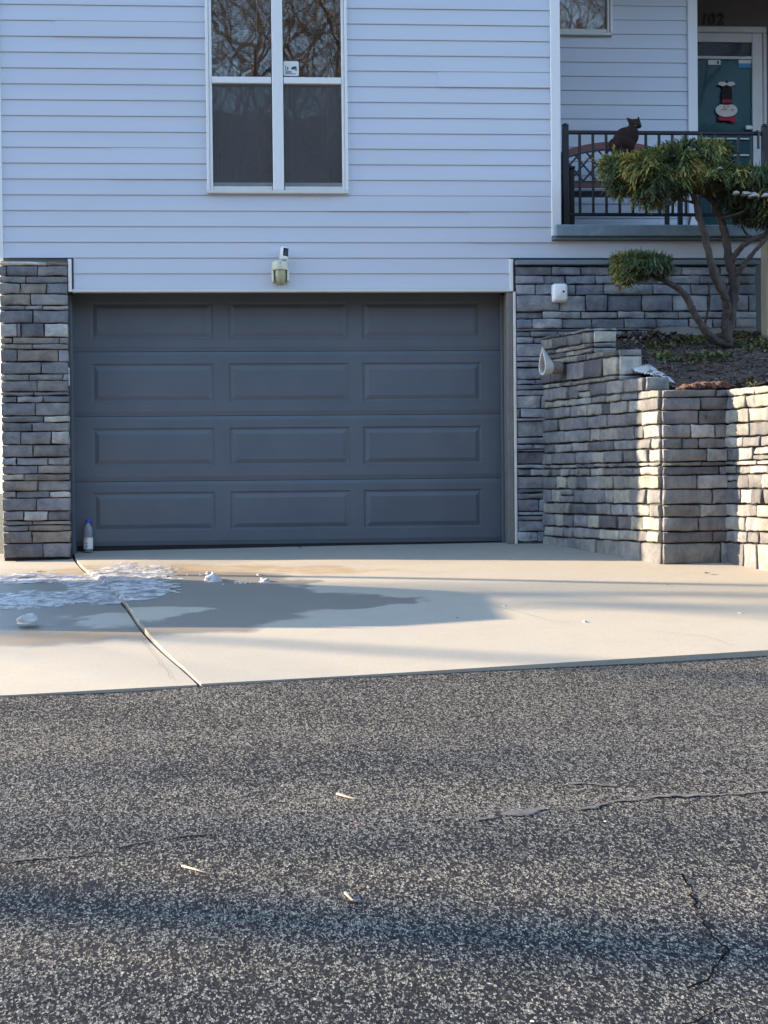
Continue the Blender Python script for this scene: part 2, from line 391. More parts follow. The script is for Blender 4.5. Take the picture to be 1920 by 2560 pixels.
M['clear'] = plastic_clear()
def flat(name, c, r=.5): return mat(name, c, r)
M['p_white'] = flat('print_white', (.72, .72, .70)); M['p_dark'] = flat('print_dark', (.03, .04, .06))
M['p_orange'] = flat('print_orange', (.75, .22, .10)); M['p_blue'] = flat('print_blue', (.08, .16, .42)); M['cap'] = flat('blue_cap', (.015, .06, .55), .35)
M['p_sky'] = flat('print_bright_blue', (.03, .28, .50)); M['p_red'] = flat('felt_red', (.42, .03, .06), .9); M['p_face'] = flat('felt_white', (.72, .66, .60), .9)
M['p_black'] = flat('felt_black', (.02, .018, .018), .9); M['room'] = flat('dim_room', (.05, .045, .042), .9); M['cord'] = flat('blind_cord', (.45, .40, .34), .8)
M['blind'] = mat('drawn_blind', (.085, .075, .07), .9, var=(.06, .055, .055), vscale=5)
# ------------------------------------------------------------ ground, driveway, road
def grid_mesh(name, xs_fn, ys, ns, zf, m, kind='structure', thick=0, parent=None):
    """rows at ys; xs_fn(y)->(x0,x1); ns columns"""
    mb = MB(); vs = []; fs = []
    for y in ys:
        x0, x1 = xs_fn(y)
        for k in range(ns+1):
            x = x0+(x1-x0)*k/ns; vs.append((x, y, zf(x, y)))
    n = ns+1
    for i in range(len(ys)-1):
        for k in range(ns): fs.append((i*n+k, (i+1)*n+k, (i+1)*n+k+1, i*n+k+1))
    mb.add(vs, fs); o = mb.build(name, m, parent, smooth=True)
    if kind: o['kind'] = kind
    return o
E0, E1, E2 = GP(0, 1738), GP(492, 1711), GP(1920, 1625)
def edge_y(x):
    return lin(x, [-30, E0.x, E1.x, E2.x, 12], [E0.y-.2, E0.y, E1.y, E2.y, E2.y+.4*(12-E2.x)*.25])
JA, JB = GP(185, 1393), GP(492, 1711)
def joint_x(y): return JA.x + (JB.x-JA.x)*(y-JA.y)/(JB.y-JA.y) + .022*math.sin((y-JA.y)*1.9)
def slab(name, x_a, x_b, drop, skirt):
    """concrete slab sheet with a thickness skirt all round; x_a/x_b functions of y"""
    nx, ny = 60, 60; vs = []; fs = []
    for i in range(ny+1):
        for k in range(nx+1):
            s = k/nx; t = i/ny; y = .3
            for _ in range(4):
                xa, xb = x_a(y), x_b(y); x = xa + (xb-xa)*s; y = .3 + t*(edge_y(x)-.3)
            z = G(x, y) - drop(x, y) + .004*mn.noise((x*.8, y*.8, 3))
            vs.append((x, y, z))
    n = nx+1
    for i in range(ny):
        for k in range(nx): fs.append((i*n+k, (i+1)*n+k, (i+1)*n+k+1, i*n+k+1))
    rim = [k for k in range(n)] + [i*n+nx for i in range(1, ny+1)] + [ny*n+k for k in range(nx-1, -1, -1)] + [i*n for i in range(ny-1, 0, -1)]
    b0 = len(vs)
    for q in rim: x, y, z = vs[q]; vs.append((x, y, z-.11))
    L = len(rim)
    for q in range(L): fs.append((rim[q], rim[(q+1) % L], b0+(q+1) % L, b0+q))
    mb = MB(); mb.add(vs, fs); o = mb.build(name, M['concrete'], None)
    smooth_by_angle(o, 30); o['kind'] = 'structure'; return o
slab('driveway_slab', lambda y: joint_x(y)+.008+.004*mn.noise((y*5, 0, 0)), lambda y: 9.0, lambda x, y: 0, .1)
slab('driveway_slab', lambda y: -9.0, lambda y: joint_x(y)-.010+.006*mn.noise((y*6, 4, 0)), lambda x, y: lin(y, [-5.2, -3.6, -1.5, 0], [.004, .028, .026, .012]), .1)
# dirt and grit lying in the open joint
mb = MB(); pts = []
vs = []; ys = np.linspace(.0, -5.6, 90)
for y in ys:
    for s in (-.03, .03): vs.append((joint_x(y)+s, y, G(joint_x(y), y)-.055+.012*mn.noise((y*9, s, 0))))
mb.add(vs, [(2*i, 2*i+2, 2*i+3, 2*i+1) for i in range(len(ys)-1)])
mb.build('joint_filler', M['mulch'])['kind'] = 'structure'
def zroad(x, y):
    if y > edge_y(x)+.12: return G(x, y) - .12
    jx = joint_x(edge_y(x)); near = max(0, min(1, 1+(y-edge_y(x))/.8))
    d = .013 + .016*max(0, min(1, (x+.2)/2.0))*max(0, min(1, 1+(y-edge_y(x))/1.2))
    return G(x, y) - d + .010*mn.noise((x*.9, y*.9, 0)) + .004*mn.noise((x*3.1, y*3.1, 5))
ys = list(np.arange(-3.2, -12.4, -.07)) + list(np.arange(-12.5, -30, -.6))
grid_mesh('road', lambda y: (-7, 7), ys, 160, zroad, M['asphalt'])
mb = MB()
M['grass'] = mat('winter_grass', (.09, .085, .045), .95, var=(.05, .052, .03), vscale=2, bump=1, bscale=25, bdist=.05)
def zg(x, y): return G(x, y) - .16 + (.04*mn.noise((x*.3, y*.3, 0)))
grid_mesh('ground', lambda y: (-120, 120), list(np.linspace(120, -32, 90)), 90, zg, M['grass'])
grid_mesh('road', lambda y: (-60, 60), [-5.9, -8, -10, -12.3, -16, -20, -25, -30], 40, lambda x, y: zroad(x, y)-.035, M['asphalt'])
def zh(x, y): return -2.6 + 25*(1/(1+math.exp(-(-y-52)/6.0))) + 1.2*mn.noise((x*.05, y*.05, 0))
grid_mesh('hillside', lambda y: (-170, 170), list(np.linspace(-29.5, -110, 40)), 60, zh, M['litter'])

# ------------------------------------------------------------ stones
def lerp3(a, b, t): return tuple(a[i]+(b[i]-a[i])*t for i in range(3))
TONES = [(.235, .225, .22), (.20, .195, .20), (.27, .262, .25), (.165, .158, .16), (.31, .30, .275), (.22, .225, .235), (.25, .235, .215), (.26, .225, .185)]
PALE = (.47, .455, .40)
def stone(parent, O, a, n, s0, s1, z0, z1, depth, col, m, back=.035, jt=.004, gap=.0045, vg=.0035):
    s0 += vg; s1 -= vg; z0 += gap; z1 -= gap
    W, H = s1-s0, z1-z0
    if W < .012 or H < .008: return None
    O = Vector(O); a = Vector(a); n = Vector(n); up = Vector((0, 0, 1))
    nx = 4 if W > .09 else 3; nz = 2 if H < .05 else 3
    def J(): return (rnd.random()-.5)*2
    tilt = J()*.006*min(1, W/.2); tl2 = J()*.004
    per = []
    for i in range(nx): per.append((i/(nx-1), 0))
    for k in range(1, nz): per.append((1, k/(nz-1)))
    for i in range(nx-2, -1, -1): per.append((i/(nx-1), 1))
    for k in range(nz-2, 0, -1): per.append((0, k/(nz-1)))
    bev = min(.009, W*.15, H*.22)
    jit = [(J()*jt, J()*jt) for _ in per]
    rings = []
    for (ins, dep) in ((0, -back), (0, depth-bev*.9), (bev*.35, depth-bev*.25), (bev, depth)):
        ring = []
        for (pu, pv), (ja, jb) in zip(per, jit):
            s = s0 + W*pu + ja; z = z0 + H*pv + jb
            s += ins*(1 if pu == 0 else (-1 if pu == 1 else 0)); z += ins*(1 if pv == 0 else (-1 if pv == 1 else 0))
            dd = dep + (tilt*(pu-.5)*2 + tl2*(pv-.5)*2 if dep > 0 else 0) + (J()*.0035 if ins else 0)
            ring.append(O + a*s + up*z + n*dd)
        rings.append(ring)
    K = len(per); vs = [p for r in rings for p in r]; fs = []
    for r in range(len(rings)-1):
        for k in range(K): fs.append((r*K+k, r*K+(k+1) % K, (r+1)*K+(k+1) % K, (r+1)*K+k))
    c = sum(rings[-1], Vector())/K + n*(abs(J())*.006)
    vs.append(c); ci = len(vs)-1; b = (len(rings)-1)*K
    for k in range(K): fs.append((b+k, b+(k+1) % K, ci))
    if a.cross(up).dot(n) < 0: fs = [f[::-1] for f in fs]
    q = rnd.uniform(.74, 1.28)*1.04; col = tuple(min(.62, x*q) for x in col)
    mb = MB(); mb.add(vs, fs)
    return mb.build('stone', m, parent, origin=(O + a*(s0+s1)/2 + up*(z0+z1)/2), smooth=True, color=col)
def rowfill(s0, s1, wmin, wmax, joints=None):
    if joints is not None: xs = [s0] + [j for j in joints if s0+.02 < j < s1-.02] + [s1]; return list(zip(xs[:-1], xs[1:]))
    xs = [s0]
    while xs[-1] < s1-wmax*1.15: xs.append(xs[-1]+rnd.uniform(wmin, wmax))
    if s1-xs[-1] > wmax: xs.append((xs[-1]+s1)/2)
    xs.append(s1); return list(zip(xs[:-1], xs[1:]))

# ------------------------------------------------------------ house
XL = PX(-1, 0, 640); XDL = -1.725; XDR = 1.895; XR = PX(1400, 0, 300); XW = PX(1743, 1.1, 300); XEND = 8.0
house = tag(empty('house', ((XL+XR)/2, 1, 0)), 'pale blue-grey sided house with a dark garage door, stone veneer and a railed side porch', 'house')
TOP = 6.6
Z0 = 2.145; DZ = .1285
mb = MB(); y0 = .006
wx0, wx1 = PX(520, 0, 300), PX(864, 0, 300); wz0 = PZ(478, 0, 690); wz1 = 4.95
mb.box((XL+.01, y0, 0), (XDL-.01, .24, Z0)); mb.box((XDR+.01, y0, -.1), (XR, .24, Z0)); 
mb.box((XL+.01, y0, Z0+.001), (XR, .24, wz0)); mb.box((XL+.01, y0, wz0+.0005), (wx0, .24, TOP)); mb.box((wx1, y0, wz0+.0005), (XR-.01, .24, TOP)); mb.box((wx0+.0005, y0, wz1), (wx1-.0005, .24, TOP))
mb.box((XL+.01, .241, -.3), (XL+.15, 8, TOP)); mb.box((XL, 8, -.3), (XEND, 8.2, TOP))
mb.box((XR-.15, .241, 2.4), (XR-.012, 1.1, TOP)); mb.box((XR-.13, 1.118, 2.4), (XW-.012, 1.3, TOP)); mb.box((XW-.15, 1.301, 2.4), (XW-.012, 1.9, TOP))
mb.box((XR+.001, .006, .5), (XEND, .24, 2.56)); mb.box((XEND, -.01, -1), (XEND+.2, 8, TOP))
mb.box((XL+.16, .6, 2.42), (XR-.2, 7.9, 2.5)); 
mb.build('wall', M['wallbox'], house)
mb = MB(); mb.box((XW-.01, 1.9, 2.4), (XEND-.01, 2.02, TOP-.01)); mb.build('stucco_wall', M['stucco'], house)
mb = MB(); mb.box((XL-.25, -.35, TOP+.002), (XEND+.5, 8.5, TOP+.25)); mb.build('roof', M['wallbox'], house)
mb = MB(); mb.box((XR+.002, -.1, 5.5), (XEND-.01, 1.89, 5.62)); mb.build('porch_ceiling', M['trim2'], house)

nb = [0]
def board(x0, x1, z, zt=None, y=0, off=0):
    zt = zt or z+DZ; f = (zt-z)/DZ
    yb = y-.0145-off; yt = y-.0145+.009*f-off
    mb = MB(); mb.prism([(x0, yb+.001, z), (x0, yb, z+.004), (x0, yt, zt), (x0, y+.004, zt), (x0, y+.004, z)], (1, 0, 0), x1-x0)
    return mb.build('siding_board', M['siding'], house, origin=((x0+x1)/2, y, (z+zt)/2), fix=True)
hx0, hx1 = PX(185, 0, 690), PX(1274, 0, 690)
wfx0, wfx1, wfz = PX(516, 0, 300), PX(869, 0, 300), PZ(486, 0, 690)
for k in range(2): board(hx0, hx1, Z0+k*DZ)
seams = {3: PX(1180, 0), 4: PX(1180, 0), 5: PX(828, 0), 6: PX(828, 0), 7: PX(285, 0), 8: PX(285, 0), 13: PX(1100, 0), 16: PX(150, 0)}
k = 2
while Z0+k*DZ < TOP-DZ:
    z = Z0+k*DZ; xr = XR-.08
    if z+DZ <= wfz or z >= wz1+.06:
        segs = [(XL+.03, xr, z, None)]
        if z < 2.5: segs = [(XL+.03, XEND-.1 if z < 2.52 else xr, z, min(z+DZ, 99))]
    elif z < wfz: segs = [(XL+.03, wfx0, z, None), (wfx1, xr, z, None), (wfx0+.0005, wfx1-.0005, z, wfz)]
    else: segs = [(XL+.03, wfx0, z, None), (wfx1, xr, z, None)]
    for (a, b, zz, zt) in segs:
        s = seams.get(k)
        if s and a+.1 < s < b-.1: board(a, s, zz, zt); board(s-.0, b, zz, zt, off=.0045)
        else: board(a, b, zz, zt)
    k += 1
# band under the porch slab: the board above the second one is cut short
zsl1 = PZ(562, -.07, 1600); zsl0 = PZ(591, -.07, 1600)
board(XR-.078, XEND-.1, Z0+3*DZ, min(Z0+4*DZ, zsl0-.03))
# porch wall courses
zp = PZ(360/2.962, 1.1, 1560)
kk = -20
pwx1, pwz0 = PX(1529, 1.1, 50), PZ(91, 1.1, 1460)
while zp+kk*DZ < 5.45:
    z = zp+kk*DZ
    if z > zsl1-.1:
        if z+DZ <= pwz0: board(XR, XW-.09, z, y=1.1)
        elif z < pwz0: board(pwx1, XW-.09, z, y=1.1); board(XR, pwx1-.0005, z, pwz0, y=1.1)
        else: board(pwx1, XW-.09, z, y=1.1)
    kk += 1
def bx(name, m, a, b, bev=.004, parent=None, **kw):
    mb = MB(); mb.bbox(a, b, bev); return mb.build(name, m, parent or house, origin=[(a[i]+b[i])/2 for i in range(3)], **kw)
cz = PZ(591, -.03, 1385)
bx('corner_trim', M['trim'], (XL-.01, -.028, PZ(652, 0, 0)), (XL+.03, .3, TOP), .004)
bx('corner_trim', M['trim'], (XR-.082, -.028, cz+.002), (XR, .16, TOP-.01), .006)
bx('corner_trim', M['trim'], (XW-.092, 1.072, zsl1+.01), (XW, 1.25, 5.48), .006)
zc = PZ(650, 0, 180)
bx('edge_channel', M['trim'], (PX(176, 0), -.035, Z0-.022), (PX(184, 0), .0, zc+.004), .003)
bx('edge_channel', M['trim'], (PX(1275, 0), -.035, Z0-.022), (PX(1284, 0), .0, zc+.004), .003)
bx('header_trim', M['trim2'], (PX(184, 0)+.001, -.022, Z0-.024), (PX(1275, 0)-.001, .05, Z0-.001), .003)
bx('door_jamb', M['jamb'], (XDR, -.012, .012), (XDR+.05, .255, Z0-.026), .004)
bx('door_jamb', M['trim2'], (XDR+.052, -.046, .015), (XDR+.072, .2, Z0-.026), .003)
bx('door_jamb', M['door'], (XDL-.03, .10, -.03), (XDL+.012, .255, Z0-.026), .003)
bx('door_stop', M['door'], (XDR-.022, .18, .0), (XDR-.001, .23, Z0-.026), .003)
bx('frost_strip', M['trim'], (XDL-.006, .0, PZ(960, 0)), (XDL+.002, .02, PZ(915, 0)), .002)

# garage door
gd = empty('garage_door', (0.08, .27, 0), house)
gd['label'] = 'dark slate overhead garage door of four sections with long raised panels'
YD = .25
zl = [PZ(1361, YD, 720), PZ(1200, YD, 720), PZ(1038.5, YD, 720), PZ(878, YD, 720)]; zl.append(zl[3]+.548)
zl[0] = .028
pu = [(231, 536), (574, 874), (908, 1204)]
pv = [(1227, 1323), (1068, 1163), (908, 1005), (755, 847)]
for i in range(4):
    zz0, zz1 = zl[i]+.0018, zl[i+1]-.0018
    xa, xb = XDL-.0, XDR-.002
    pz0, pz1 = PZ(pv[i][1], YD, 720), PZ(pv[i][0], YD, 720)
    xs = [xa]
    for (a, b) in pu: xs += [PX(a, YD, 1100), PX(b, YD, 1100)]
    xs.append(xb); zs = [zz0, zz0+.03, zz0+.036, pz0, pz1, zz1-.036, zz1-.03, zz1]
    def yy(z):
        return YD+.007 if (abs(z-zz0) < 1e-6 or abs(z-zz1) < 1e-6) else YD
    mb = MB()
    for ci in range(len(xs)-1):
        for ri in range(len(zs)-1):
            x0, x1, a0, a1 = xs[ci], xs[ci+1], zs[ri], zs[ri+1]
            e = .0018 if ri in (1, 5) else 0
            if ri == 3 and ci % 2 == 1:
                rings = []
                for ins, dy in ((0, 0), (.006, .008), (.020, .010), (.024, .0085), (.052, -.002), (.056, -.003)):
                    rings.append([(x0+ins, YD+dy, a0+ins), (x1-ins, YD+dy, a0+ins), (x1-ins, YD+dy, a1-ins), (x0+ins, YD+dy, a1-ins)])
                vs = [p for r in rings for p in r]; fs = []
                for r in range(len(rings)-1):
                    for q in range(4): fs.append((r*4+q, r*4+(q+1) % 4, (r+1)*4+(q+1) % 4, (r+1)*4+q))
                b = (len(rings)-1)*4; fs.append((b, b+1, b+2, b+3)); mb.add(vs, fs)
            else:
                mb.add([(x0, yy(a0)+(e if ri == 1 else 0), a0), (x1, yy(a0)+(e if ri == 1 else 0), a0), (x1, yy(a1)+(e if ri == 5 else 0), a1), (x0, yy(a1)+(e if ri == 5 else 0), a1)], [(0, 1, 2, 3)])
    mb.add([(xa, YD+.007, zz0), (xb, YD+.007, zz0), (xb, YD+.05, zz0), (xa, YD+.05, zz0), (xa, YD+.007, zz1), (xb, YD+.007, zz1), (xb, YD+.05, zz1), (xa, YD+.05, zz1)], [(0, 3, 2, 1), (4, 5, 6, 7), (2, 3, 7, 6)])
    mb.build('door_section', M['door'], gd, origin=((xa+xb)/2, YD, (zz0+zz1)/2))
bx('weather_seal', M['gap'], (XDL, YD+.012, -.02), (XDR-.002, YD+.045, zl[0]+.002), .004, gd)
bx('dark_backing', M['gap'], (XDL-.02, YD+.055, -.1), (XDR+.02, YD+.07, 2.4), .002, gd)

# windows
def window(x0, x1, z0, z1, y, mull, rail_z, name_label, hide_left=False):
    """outer casing x0..x1,z0..z1; list of mullion x ranges; rail z ranges"""
    wr = empty('window', ((x0+x1)/2, y, z0), house); wr['label'] = name_label
    fw = .030; yo = y-.040
    bx('casing', M['trim'], (x0, yo, z0+fw*.9), (x0+.022, y+.05, z1), .004, wr)
    bx('casing', M['trim'], (x1-.022, yo, z0+fw*.9), (x1, y+.05, z1), .004, wr)
    bx('casing', M['trim2'], (x0, yo-.008, z0), (x1, y+.05, z0+fw*.85), .004, wr)
    bx('casing', M['trim'], (x0, yo, z1+.001), (x1, y+.05, z1+.06), .004, wr)
    i0, i1 = x0+.023, x1-.023
    cols = [i0] + [q for m in mull for q in m] + [i1]
    st = .031; zb = z0+fw*.86
    for m in mull: bx('mullion', M['trim'], (m[0], yo+.004, zb), (m[1], y+.06, z1-.001), .006, wr)
    for c in range(0, len(cols), 2):
        a, b = cols[c]+.0005, cols[c+1]-.0005
        sa = .024 if c == 0 else .004; sb = .024 if c == len(cols)-2 else .004
        if c == 0: bx('sash', M['trim'], (a, yo+.010, zb), (a+sa, y+.05, z1-.001), .005, wr)
        if c == len(cols)-2: bx('sash', M['trim'], (b-sb, yo+.010, zb), (b, y+.05, z1-.001), .005, wr)
        ga, gb = a+sa+.0005, b-sb-.0005
        bx('sill', M['bluetrim' if False else 'trim2'], (ga, yo+.016, zb), (gb, y+.06, zb+.035), .004, wr)
        if rail_z: bx('rail', M['trim'], (ga, yo+.006, rail_z[0]), (gb, y+.06, rail_z[1]), .005, wr)
        spans = [(zb+.036, rail_z[0]-.0005, True), (rail_z[1]+.0005, z1-.001, False)] if rail_z else [(zb+.036, z1-.001, False)]
        for (p0, p1, scr) in spans:
            yq = y+.012+(0.018 if scr else 0)
            mb = MB(); nx = 6; nz = 6
            vs = [(ga+(gb-ga)*i/nx, yq, p0+(p1-p0)*k_/nz) for k_ in range(nz+1) for i in range(nx+1)]
            fs = [(k_*(nx+1)+i, k_*(nx+1)+i+1, (k_+1)*(nx+1)+i+1, (k_+1)*(nx+1)+i) for k_ in range(nz) for i in range(nx)]
            mb.add(vs, fs); mb.build('pane', M['pane'], wr, smooth=True)
            if scr:
                mb = MB(); mb.add([(ga, yo+.026, p0), (gb, yo+.026, p0), (gb, yo+.026, p1), (ga, yo+.026, p1)], [(0, 1, 2, 3)]); mb.build('insect_screen', M['screen'], wr)
                bx('lower_sash', M['trim2'], (ga, y+.016, p0), (gb, y+.028, p0+.038), .003, wr)
        # blind behind the glass with two cords
        mb = MB(); n_s = int((z1-z0)/.022)
        for q in range(n_s):
            zq = zb+.02+q*.022
            mb.add([(ga, y+.085, zq), (gb, y+.085, zq), (gb, y+.093, zq+.0225), (ga, y+.093, zq+.0225)], [(0, 1, 2, 3)])
        mb.build('blind', M['blind'], wr)['kind'] = 'stuff'
        for f in (.14, .76):
            mb = MB(); xq = ga+(gb-ga)*f; mb.box((xq-.0025, y+.078, zb+.03), (xq+.0025, y+.083, z1)); mb.build('blind_cord', M['cord'], wr)
    return wr
mA, mB_ = PX(681, -.03, 300), PX(708.5, -.03, 300)
win = window(wfx0+.001, wfx1-.001, wfz, wz1+.0, 0, [(mA, mB_)], (PZ(209, -.03, 690), PZ(192.5, -.03, 690)), 'tall white double window above the garage door')
pw = window(XR-.5, pwx1-.001, pwz0, 5.3, 1.1, [], None, 'white-framed dark window beside the porch, cut off by the top edge')

# security sticker in the upper right pane
def fl(name, m, pts2, y, d, parent, **kw):
    mb = MB(); mb.prism([(p[0], y, p[1]) for p in pts2], (0, 1, 0), d); o = mb.build(name, m, parent, fix=True); return o
def rrect(x0, x1, z0, z1, r, n=4):
    out = []
    for cx, cz_, a0 in ((x1-r, z0+r, -90), (x1-r, z1-r, 0), (x0+r, z1-r, 90), (x0+r, z0+r, 180)):
        for k in range(n+1): a = R(a0+90*k/n); out.append((cx+r*math.cos(a), cz_+r*math.sin(a)))
    return out
def px2(u, v, y): p = P(u, v, y); return (p.x, p.z)
sx0, sx1 = PX(708.5, .01, 170)+.001, PX(747, .01, 170); sz0, sz1 = PZ(191, .01, 728)+.004, PZ(153, .01, 728)
st = fl('sticker', M['p_white'], rrect(sx0, sx1, sz0, sz1, .014), .0095, .0015, win)
W_, H_ = sx1-sx0, sz1-sz0
def sp(a, b): return (sx0+W_*a, sz0+H_*b)
mb = MB()
def fq(mb, pts2, y, d=.0008): mb.prism([(p[0], y, p[1]) for p in pts2], (0, 1, 0), d)
fq(mb, [sp(.48, .52), sp(.60, .40), sp(.86, .52), sp(.84, .66), sp(.60, .62)], .0085)
fq(mb, [sp(.74, .38), sp(.84, .33), sp(.88, .50), sp(.78, .46)], .0085)
for b_ in (.40, .52, .64): fq(mb, [sp(.12, b_-.035), sp(.18, b_-.035), sp(.18, b_+.05), sp(.12, b_+.05)], .0085)
for b_ in (.44, .56): fq(mb, [sp(.24, b_-.05), sp(.32, b_-.05), sp(.32, b_+.05), sp(.24, b_+.05)], .0085)
for b_, e_ in ((.30, .55), (.22, .55), (.14, .8)): fq(mb, [sp(.12, b_-.02), sp(e_, b_-.02), sp(e_, b_+.02), sp(.12, b_+.02)], .0085)
mb.build('sticker_print', M['p_dark'], win, fix=True)['kind'] = 'stuff'

# stone veneer, left of the garage door
yv = -.012
vl = empty('stone_veneer', ((XL+XDL)/2, 0, 0), house)
zt_l = PZ(655, -.06, 90)
mb = MB(); mb.box((XL+.005, yv+.002, -.2), (XDL-.004, .19, zt_l-.004)); mb.box((XL+.005, .191, -.2), (XDL-.012, .25, Z0-.03)); mb.build('mortar_backing', M['mortar'], vl)
rb = [140, 165, 232, 280, 350, 425, 455, 540, 630, 673, 708, 790, 868, 912, 985, 1010, 1055, 1140, 1182, 1240, 1325, 1408, 1460, 1515, 1560, 1628, 1672, 1755, 1820, 1848, 1888, 1965, 2052]
rj = [[300], [40, 243], [167], [130, 300], [200], [160, 275], [213], [112, 135, 285], [80, 383], [210], [113, 378], [265], [190, 410], [243], [220], [108, 280], [230], [285], [208], [133, 332], [215], [105, 313], [243], [160], [243], [103, 325], [238], [155, 310], [212], [185], [207], [280]]
pale = {(5, 2), (7, 0), (7, 3), (17, 1), (19, 2), (25, 2), (27, 1), (0, 0), (23, 0)}
for i in range(len(rb)-1):
    vb, vt_ = 600+rb[i+1]/2.592, 600+rb[i]/2.592
    z0_, z1_ = PZ(vb, -.05, 90), PZ(vt_, -.05, 90)
    if i == len(rb)-2: z0_ -= .01
    js = [PX(j/2.592, -.05, vb) for j in rj[i]]
    xe = XDL-.012 if i < 4 else XDL+.001
    if i < 4: xe = PX(176, 0)-.004
    for q, (a, b) in enumerate(rowfill(XL, xe, 0, 0, js)):
        col = PALE if (i, q) in pale else rnd.choice(TONES[:4]+TONES[5:])
        stone(vl, (0, yv, 0), (1, 0, 0), (0, -1, 0), a, b, z0_, z1_, rnd.uniform(.038, .052), col, M['stone'])
# veneer right of the door, running behind the retaining wall and under the porch
XV0, XV1 = XDR+.074, PX(1890, -.05, 700)
vr = empty('stone_veneer', ((XV0+XV1)/2, 0, 0), house)
zt_r = PZ(663, -.06, 1500)
mb = MB(); mb.box((XV0+.004, yv+.002, -.15), (2.36, .2, zt_r)); mb.box((2.3605, yv+.002, 1.0), (XV1-.004, .005, zt_r-.001)); mb.build('mortar_backing', M['mortar'], vr)
rb = [163, 215, 270, 335, 435, 480, 540, 556, 592, 632, 712, 742, 778, 852, 882, 915, 948, 1028, 1085, 1105, 1203, 1245, 1278, 1292, 1370, 1397, 1440, 1520, 1545, 1582, 1657, 1682, 1712, 1780, 1842, 1862]
rj = {0: [340, 515, 690, 850, 1130, 1370], 1: [292, 424, 608, 750, 980, 1240, 1420], 2: [240, 484, 660, 955, 1190, 1400], 3: [387, 550, 678, 893, 1075, 1295, 1450, 1540],
      4: [283, 520, 745, 905, 1115, 1235, 1420], 5: [220, 400, 585, 782, 975, 1180, 1320, 1465], 6: [560], 7: [212, 380], 8: [230], 9: [], 10: [135], 11: [], 12: [], 13: [240], 14: [], 15: [], 16: [275], 17: [150], 18: [], 19: [], 20: [], 21: [228], 22: [], 23: [], 24: [], 25: [210], 26: [], 27: [], 28: [], 29: [263], 30: [], 31: [], 32: [], 33: [255], 34: []}
for i in range(len(rb)-1):
    vb, vt_ = 600+rb[i+1]/2.44, 600+rb[i]/2.44
    uu = 1560 if i < 6 else 1300
    z0_, z1_ = PZ(vb, -.05, uu), PZ(vt_, -.05, uu)
    if i == 6: z1_ = PZ(600+rb[6]/2.44, -.05, 1560)
    js = [PX(1240+j/2.44, -.05, vb) for j in rj[i]]
    xe = XV1 if i < 6 else (PX(1632, -.05, 830) if i < 10 else 2.30)
    for q, (a, b) in enumerate(rowfill(XV0, xe, 0, 0, js)):
        col = rnd.choice([TONES[0], TONES[1], TONES[2], TONES[5], TONES[3]]) if rnd.random() > .12 else TONES[4]
        col = tuple(c_*(1.12, 1.2, 1.3)[k_] for k_, c_ in enumerate(col))
        stone(vr, (0, yv, 0), (1, 0, 0), (0, -1, 0), a, b, z0_, z1_, rnd.uniform(.03, .055), col, M['stone'])
bx('cap_flashing', M['bluetrim'], (XV0-.004, -.085, zt_r+.002), (XV1+.02, .0, PZ(650, -.08, 1500)), .006)
bx('foundation_band', M['found'], (PX(1632, -.04, 820)+.005, -.045, 1.3), (XV1, .004, PZ(817, -.04, 1750)), .004)
bx('porch_post', mat('tan_painted_wood', (.33, .31, .25), .7, var=(.27, .255, .2), vscale=8), (PX(1904, -.2, 750), -.32, 1.2), (PX(1904, -.2, 750)+.14, -.18, PZ(600, -.2, 1910)), .006)

# porch
XS = PX(1389, -.08, 575)
mb = MB(); mb.bbox((XS, -.085, zsl0), (XEND-.2, 1.89, zsl1), .008); mb.build('porch_slab', M['slab'], house)
bx('slab_moulding', M['bluetrim'], (XS-.02, -.06, zsl0-.027), (XEND-.2, .0, zsl0-.002), .008)
# entry door in the back wall of the porch
YE = 1.9
ed = empty('entry_door', (PX(1810, YE, 400), YE, zsl1), house); ed['label'] = 'white storm door over a teal door'
dx0 = PX(1720, YE, 300); dx1 = PX(1914, YE, 300); fz1 = PZ(69, YE, 1830)
gx0, gx1 = PX(1744, YE, 300), PX(1878, YE, 300)
bx('door_frame', M['trim2'], (dx0-.12, YE-.05, fz1-.06), (dx1, YE-.002, fz1), .01, ed)
bx('door_frame', M['trim2'], (PX(1905, YE, 300), YE-.05, zsl1), (dx1, YE-.002, fz1-.061), .01, ed)
bx('stile', M['trim2'], (gx1, YE-.035, zsl1), (PX(1905, YE, 300)-.001, YE-.004, fz1-.062), .006, ed)
bx('stile', M['trim2'], (dx0-.1, YE-.035, zsl1), (gx0-.02, YE-.004, fz1-.062), .006, ed)
gz1 = PZ(108, YE, 1830)
bx('top_rail', M['trim2'], (gx0-.019, YE-.035, gz1), (gx1-.001, YE-.004, fz1-.062), .006, ed)
bx('glazing_bar', M['trim2'], (gx0-.019, YE-.035, PZ(150, YE, 1830)), (gx1-.001, YE-.012, PZ(143, YE, 1830)), .003, ed)
for v_ in (348, 389): bx('glazing_bar', M['p_white'], (gx0+.03, YE-.026, PZ(v_+2, YE, 1830)), (gx1-.03, YE-.020, PZ(v_-2, YE, 1830)), .001, ed)
bx('door_leaf', M['teal'], (gx0-.015, YE-.0035, zsl1), (gx1-.0005, YE-.0005, PZ(146, YE, 1830)), .0005, ed)
bx('dark_gap', M['black'], (gx0-.015, YE-.0035, PZ(146, YE, 1830)+.001), (gx1-.0005, YE-.0005, gz1-.001), .0005, ed)  # black strip painted in for the dark gap above the teal leaf
mb = MB(); mb.add([(gx0-.015, YE-.014, zsl1), (gx1, YE-.014, zsl1), (gx1, YE-.014, gz1), (gx0-.015, YE-.014, gz1)], [(0, 1, 2, 3)]); mb.build('pane', M['pane_door'], ed)
